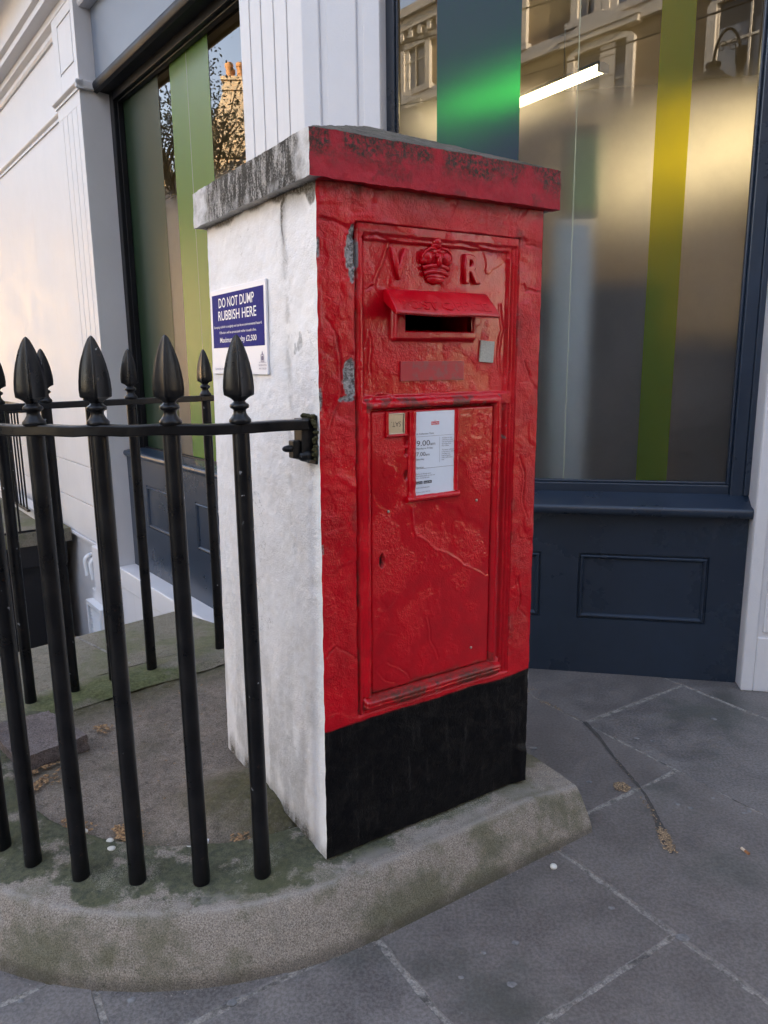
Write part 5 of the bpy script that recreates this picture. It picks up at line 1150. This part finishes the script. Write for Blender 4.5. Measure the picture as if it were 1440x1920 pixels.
m = MB(); m.box(FW, -.014, .014, -.0022, .0022, 0, .003); v = np.array(m.v); m.v = [tuple(p) for p in v + np.array((-.515, 1.684, .147))]; tag(m.build('white_stick', M['bonewhite'], None, loc=(-.515, 1.684, .147), bevel=.001), 'short white stick on the inner edge of the curved kerb', 'stick')
m = MB(); m.box(FW, -.007, .007, -.006, .006, 0, .008); v = np.array(m.v); m.v = [tuple(p) for p in v + np.array((-.470, 1.712, .139))]; tag(m.build('paper_scrap', M['signwhite'], None, loc=(-.470, 1.712, .139), bevel=.001), 'small folded white paper scrap in the planter near the kerb', 'paper scrap')
cb = thing('cigarette_end', (.998, 1.839, 0), 'cigarette end lying on the flagstone at the right', 'cigarette end')
d = Vector((.34, -.94, 0)); c0_ = Vector((.992, 1.852, .0045)); MB().tube([c0_, c0_ + d * .013], .0038, 12).build('paper', M['filter'], cb); MB().tube([c0_ + d * .0131, c0_ + d * .027], .0040, 12).build('filter', M['filter2'], cb)
# gum spots trodden on the flags
def G2(px, py): pass
gs = [(.90, 2.07, .008), (.93, 2.05, .009), (1.02, 2.10, .006), (1.10, 2.03, .008), (1.08, 2.02, .007), (.30, 1.52, .009), (.22, 1.49, .007), (.27, 1.40, .011), (.70, 1.53, .016), (.16, 1.42, .007), (.56, 1.63, .009), (.66, 2.20, .010), (.91, 2.48, .010), (.96, 2.46, .009), (1.25, 2.62, .013), (-.34, 1.36, .010), (-.56, 1.37, .010), (-.80, 1.37, .007), (.485, 1.73, .005), (.52, 2.42, .014), (1.20, 1.90, .010), (1.28, 1.95, .007)]
m = MB()
for x, y, s in gs:
    k = 12; pts = [(x + s * (.85 + .3 * r.random()) * math.cos(6.283 * i / k), y + s * .8 * (.85 + .3 * r.random()) * math.sin(6.283 * i / k), .0012) for i in range(k)]; pts2 = [(x + (p[0] - x) * .7, y + (p[1] - y) * .7, .0024) for p in pts]
    m.add(pts + pts2, [(i, (i + 1) % k, k + (i + 1) % k, k + i) for i in range(k)] + [tuple(range(k, 2 * k))])
o = m.build('chewing_gum', M['gumwhite'], None, smooth=True); tag(o, 'flattened pale chewing gum spots trodden into the flagstones', 'gum', kind='stuff')
# ================================================================ what the windows mirror: terrace over the road, stone house, tree, lamp
tr = thing('brick_terrace', tuple(F0), 'yellow brick terrace with white window surrounds across the road, mirrored in the shop glass', 'building')
def uvbox(F, x0, x1, o, z0, z1, name, parent):
    v = F(np.array([(x0, o, z0), (x1, o, z0), (x1, o, z1), (x0, o, z1)], float)); ob = link_mesh(name, v, [(0, 1, 2, 3)], M['brick'], parent, recalc=False)
    uv = ob.data.uv_layers.new(name='UVMap'); 
    for l, c in zip(range(4), ((x0, z0), (x1, z0), (x1, z1), (x0, z1))): uv.data[l].uv = c
    return ob
H = 12.0
uvbox(FT, -30, 30, 0, -.15, H, 'brick_face', tr)
m = MB(); m.box(FT, -30, 30, -9, -.05, -.15, H); m.build('wall', M['trim'], tr)
m = MB(); m.box(FT, -30, 30, -.3, .45, 11.75, 12.0); m.box(FT, -30, 30, -.3, .30, 11.45, 11.752)
for k in range(150): m.box(FT, -30 + k * .4, -30 + k * .4 + .16, .0, .26, 11.20, 11.45)
m.box(FT, -30, 30, -.1, .12, 10.98, 11.2); m.build('cornice', M['trim'], tr)
m = MB(); m.prism(FT, [(-9, 12.0), (-4.5, 14.6), (-.2, 12.0)], -30, 30); m.build('roof', M['roofslate'], tr)
m = MB(); m.box(FT, -30, 30, -.05, .16, 9.30, 9.62); m.box(FT, -30, 30, -.05, .14, 6.62, 6.95); m.box(FT, -30, 30, -.05, .2, 3.4, 3.9); m.build('string_course', M['trim'], tr)
for k in range(-3, 3):
    x = 6.4 + k * 7.4; m = MB(); m.box(FT, x + .02, x + .40, -.03, .05, 0, 11.2)
    for z in np.arange(0, 11.2, .46): m.box(FT, x, x + .42, -.031, .07, z + .02, z + .44)
    m.build('quoin_strip', M['trim'], tr)
def twin(x, z0, w, h, arch, ped):
    fr = MB(); s_ = .20; n = 8
    top = z0 + h
    def ring(xc, hw, z0, zt, rise, o0, o1, t):
        inn = [(xc - hw, z0), (xc - hw, zt)] + [(xc - hw * math.cos(a), zt + rise * math.sin(a)) for a in np.linspace(0, math.pi, n)[1:-1]] + [(xc + hw, zt), (xc + hw, z0)]
        out = [(xc - hw - t, z0), (xc - hw - t, zt)] + [(xc - (hw + t) * math.cos(a), zt + (rise + t) * math.sin(a)) for a in np.linspace(0, math.pi, n)[1:-1]] + [(xc + hw + t, zt), (xc + hw + t, z0)]
        k = len(inn)
        V = [(p[0], o0, p[1]) for p in inn] + [(p[0], o0, p[1]) for p in out] + [(p[0], o1, p[1]) for p in inn] + [(p[0], o1, p[1]) for p in out]
        fs = []
        for i in range(k - 1): fs += [(2 * k + i, 2 * k + i + 1, 3 * k + i + 1, 3 * k + i), (i, i + 1, 2 * k + i + 1, 2 * k + i), (k + i, k + i + 1, 3 * k + i + 1, 3 * k + i)]
        fr.add(FT(np.array(V)), fs)
    ring(x, w / 2, z0, top - (w * .28 if arch else 0), w * .28 if arch else .03, -.02, .12, s_)
    fr.box(FT, x - w / 2 - .3, x + w / 2 + .3, -.02, .22, z0 - .16, z0)
    if ped: fr.prism(FT, [(x - w / 2 - .4, top + .38), (x + w / 2 + .4, top + .38), (x, top + .80)], -.02, .28, 'o'); fr.box(FT, x - w / 2 - .35, x + w / 2 + .35, -.02, .24, top + .24, top + .379)
    f = fr.build('window_frame', M['trim'], tr)
    p = MB(); p.box(FT, x - w / 2 - .02, x + w / 2 + .02, .004, .010, z0, top + .04); p.build('window_pane', M['darkglass'], f)
    c = MB(); c.box(FT, x - w / 2 + .05, x - .06, .011, .014, z0 + .03, top - .5); c.box(FT, x + .10, x + w / 2 - .05, .011, .014, z0 + .03, top - .5); c.build('curtain', M['blind'], f)
    b = MB(); t = .05
    for bx_ in ((x - w / 2, x - w / 2 + t, z0, top), (x + w / 2 - t, x + w / 2, z0, top), (x - w / 2, x + w / 2, z0, z0 + t), (x - w / 2, x + w / 2, z0 + h * .52, z0 + h * .52 + t), (x - .02, x + .02, z0, top)): b.box(FT, bx_[0], bx_[1], .015, .05, bx_[2], bx_[3])
    b.build('sash', M['trim'], f)
for k in range(-2, 6):
    x = -.9 + k * 3.7
    if -16 < x < 18:
        twin(x - .55, 9.80, .50, 1.45, True, False); twin(x + .6, 9.75, .95, 1.6, True, False)
        twin(x - .1, 7.25, 1.5, 1.75, False, True)
        twin(x, 4.3, 1.3, 1.9, False, False)
shf = MB(); shf.box(FT, -30, 30, 0, .3, 2.9, 3.4); shf.build('shop_fascia', M['navy'], tr)
for k in range(-5, 6):
    m = MB(); x = k * 3.7; m.box(FT, x + .25, x + 3.45, .005, .05, .5, 2.85); m.build('shop_window', M['darkglass'], tr)
# stone house up the side street
def fr2(o, az):
    t = np.array((math.sin(az), math.cos(az), 0)); n = np.array((t[1], -t[0], 0)); return Fpl(o, t, n)
HO = np.array((-25.2, 16.0, 0.)); HF = fr2(HO, rad(18)); sh = thing('stone_house', tuple(HO), 'sunlit limestone house with chimney pots up the side street, mirrored in the shop glass', 'house')
# HF: x along facade (az 28), o outward (east)
m = MB(); m.prism(HF, [(.95, -.15), (.95, 9.9), (.6, 10.6), (.28, 11.3), (.16, 11.6), (-1.2, 11.6), (-1.4, 10.6), (-5.5, 10.6), (-5.5, -.15)], -7, 0, 'o'); m.build('wall', M['stone'], sh)
m = MB(); m.box(HF, -1.22, .22, -3.05, .08, 11.601, 11.75); m.box(HF, -1.18, .16, -3.0, .02, 11.751, 11.95); m.box(HF, -1.24, .24, -3.05, .10, 11.951, 12.08); m.build('chimney_stack', M['stone'], sh)
for k in range(3):
    for j in (0, 1):
        m = MB(); m.lathe([(.15, 12.08), (.13, 12.15), (.12, 12.45), (.16, 12.50), (.16, 12.62), (.13, 12.66)], tuple(HF(np.array([[-.05 - k * .42, -.3 - j * .6, 0]]))[0]), 12); m.build('chimney_pot', M['pot'], sh, smooth_angle=40)
for z in (6.1, 3.4, 9.2): m = MB(); m.box(HF, -5.5, 1.0, -.1, .13, z, z + .28); m.build('string_course', M['stone'], sh)
for k in range(3):
    for z in (4.2, 7.0):
        m = MB(); m.box(HF, -1.3 - k * 1.5, -.4 - k * 1.5, .005, .03, z, z + 1.6); m.build('window', M['darkglass'], sh)
# low dark mews roofs beside it
mw = thing('mews_house', tuple(HF(np.array([[6, 0, 0]]))[0]), 'lower house with a dark slate roof next to the stone house', 'house')
m = MB(); m.box(HF, 1.0, 14, -7, -.3, -.15, 6.6); m.build('wall', M['stone'], mw); m = MB(); m.prism(HF, [(-7.2, 6.6), (-3.6, 9.3), (-.1, 6.6)], 1.0, 14); m.build('roof', M['roofslate'], mw)
m = MB(); m.box(HF, 3.2, 3.9, -4.2, -3.0, 7.5, 10.2); m.build('chimney', M['stone'], mw)
# street tree
def tree(x, y, h, seed, lab):
    r = random.Random(seed); t = thing('street_tree', (x, y, -.1), lab, 'tree', 'street trees')
    m = MB(); tips = []
    def br(p, d, L, rr_, lv):
        pts = [p]; 
        for i in range(5):
            d = (d + Vector((r.uniform(-.22, .22), r.uniform(-.22, .22), r.uniform(-.05, .16)))).normalized(); pts.append(pts[-1] + d * L / 5)
        m.tube(pts, [rr_ * (1 - .11 * i) for i in range(6)], 6 if lv > 0 else 10, cap=False)
        if lv >= 3: tips.extend(pts[2:]); return
        for k in range((5, 5, 5)[lv]):
            i = r.randint(2, 5); a = r.uniform(0, 6.28); nd_ = (d * .75 + Vector((math.cos(a), math.sin(a), r.uniform(.05, .55))) * .75).normalized(); br(pts[i], nd_, L * r.uniform(.5, .72), rr_ * .5, lv + 1)
    br(Vector((x, y, -.1)), Vector((0, 0, 1)), h * .45, .16, 0)
    m.build('trunk', M['bark'], t)
    f = MB()
    for p in tips:
        for _ in range(16):
            c = p + Vector((r.gauss(0, .22), r.gauss(0, .22), r.gauss(0, .22))); s_ = r.uniform(.025, .055); a = Vector((r.gauss(0, 1), r.gauss(0, 1), r.gauss(0, 1))).normalized(); b = a.orthogonal().normalized()
            f.add([c - a * s_, c + b * s_ * .5, c + a * s_, c - b * s_ * .5], [(0, 1, 2, 3)])
    f.build('crown', M['foliage'], t, recalc=False)
tree(-18.2, 12.9, 13.5, 5, 'sparse street tree nearest the stone house, mirrored in the left shop window')
tree(-15.2, 13.0, 10.5, 9, 'lower sparse street tree by the slate roofed house, mirrored in the left shop window')
# lamp on a swan neck
LX, LY = 1.50, -5.75
lp = thing('street_lamp', (LX, LY, -.1), 'black swan neck street lamp standing across the pavement, mirrored in the shop glass', 'street lamp')
MB().lathe([(.10, -.1), (.10, .3), (.07, .4), (.055, 1.2), (.05, 5.27), (.075, 5.32), (.075, 5.5), (.0, 5.51)], (LX, LY, 0), 16).build('column', M['lampblack'], lp, smooth_angle=40)
m = MB(); m.tube([(LX - .17 + .17 * math.cos(t), LY, 5.34 + .42 * math.sin(t)) for t in np.linspace(0, math.pi, 18)], .020, 10)
for s_, r0 in ((-1, .065), (1, .075)):
    m.tube([(LX - .17 + s_ * .072 + (r0 * (1 - t / 9)) * math.cos(t * s_), LY, 5.54 + (r0 * 1.3 * (1 - t / 9)) * math.sin(t)) for t in np.linspace(0, 8.2, 40)], .007, 6)
m.build('bracket', M['lampblack'], lp, smooth=True)
MB().lathe([(.0, .22), (.10, .21), (.10, .17), (.085, .15), (.085, .11), (.14, .09), (.17, .05), (.18, .03), (.26, -.01), (.26, -.03), (.0, -.03)], (LX - .34, LY, 5.14), 24).build('lamp_hood', M['lampblack'], lp, smooth_angle=35)
m = MB(); m.ellipsoid(FW, (LX - .34, LY, 5.11), (.12, .12, .08)); m.build('lamp_glass', M['blind'], lp, smooth=True)
# wires strung over the street
for i, (a, b, lab) in enumerate((((-12, -8.5, 7.2), (9, -3.5, 7.0), 'thin cable over the street, upper of two mirrored in the glass'), ((-9, -12, 7.6), (5, -1.5, 5.2), 'thin cable over the street, lower of two mirrored in the glass'))):
    pts = [tuple(Vector(a).lerp(Vector(b), t) - Vector((0, 0, .5 * 4 * t * (1 - t)))) for t in np.linspace(0, 1, 16)]
    o = MB().tube(pts, .012, 6).build('street_cable', M['lampblack'], None, loc=a); tag(o, lab, 'cable')

# unseen building added to block low sky light on the white walls
cbd = thing('sky_blocker', (-21, -1, -.1), 'unseen plain building added to the left to cut low sky light', 'building')
m = MB(); m.box(FW, -27, -16.5, -8, 5.5, -.1, 11.0); m.build('wall', M['trim'], cbd)
m = MB(); m.box(FW, -27.2, -16.2, -8.2, 5.7, 11.001, 11.5); m.build('cornice', M['stone'], cbd)
for k in range(5):
    for z in (1.2, 4.4, 7.6): m = MB(); m.box(FW, -16.495, -16.44, -6.9 + k * 2.4, -5.7 + k * 2.4, z, z + 1.9); m.build('window', M['darkglass'], cbd)
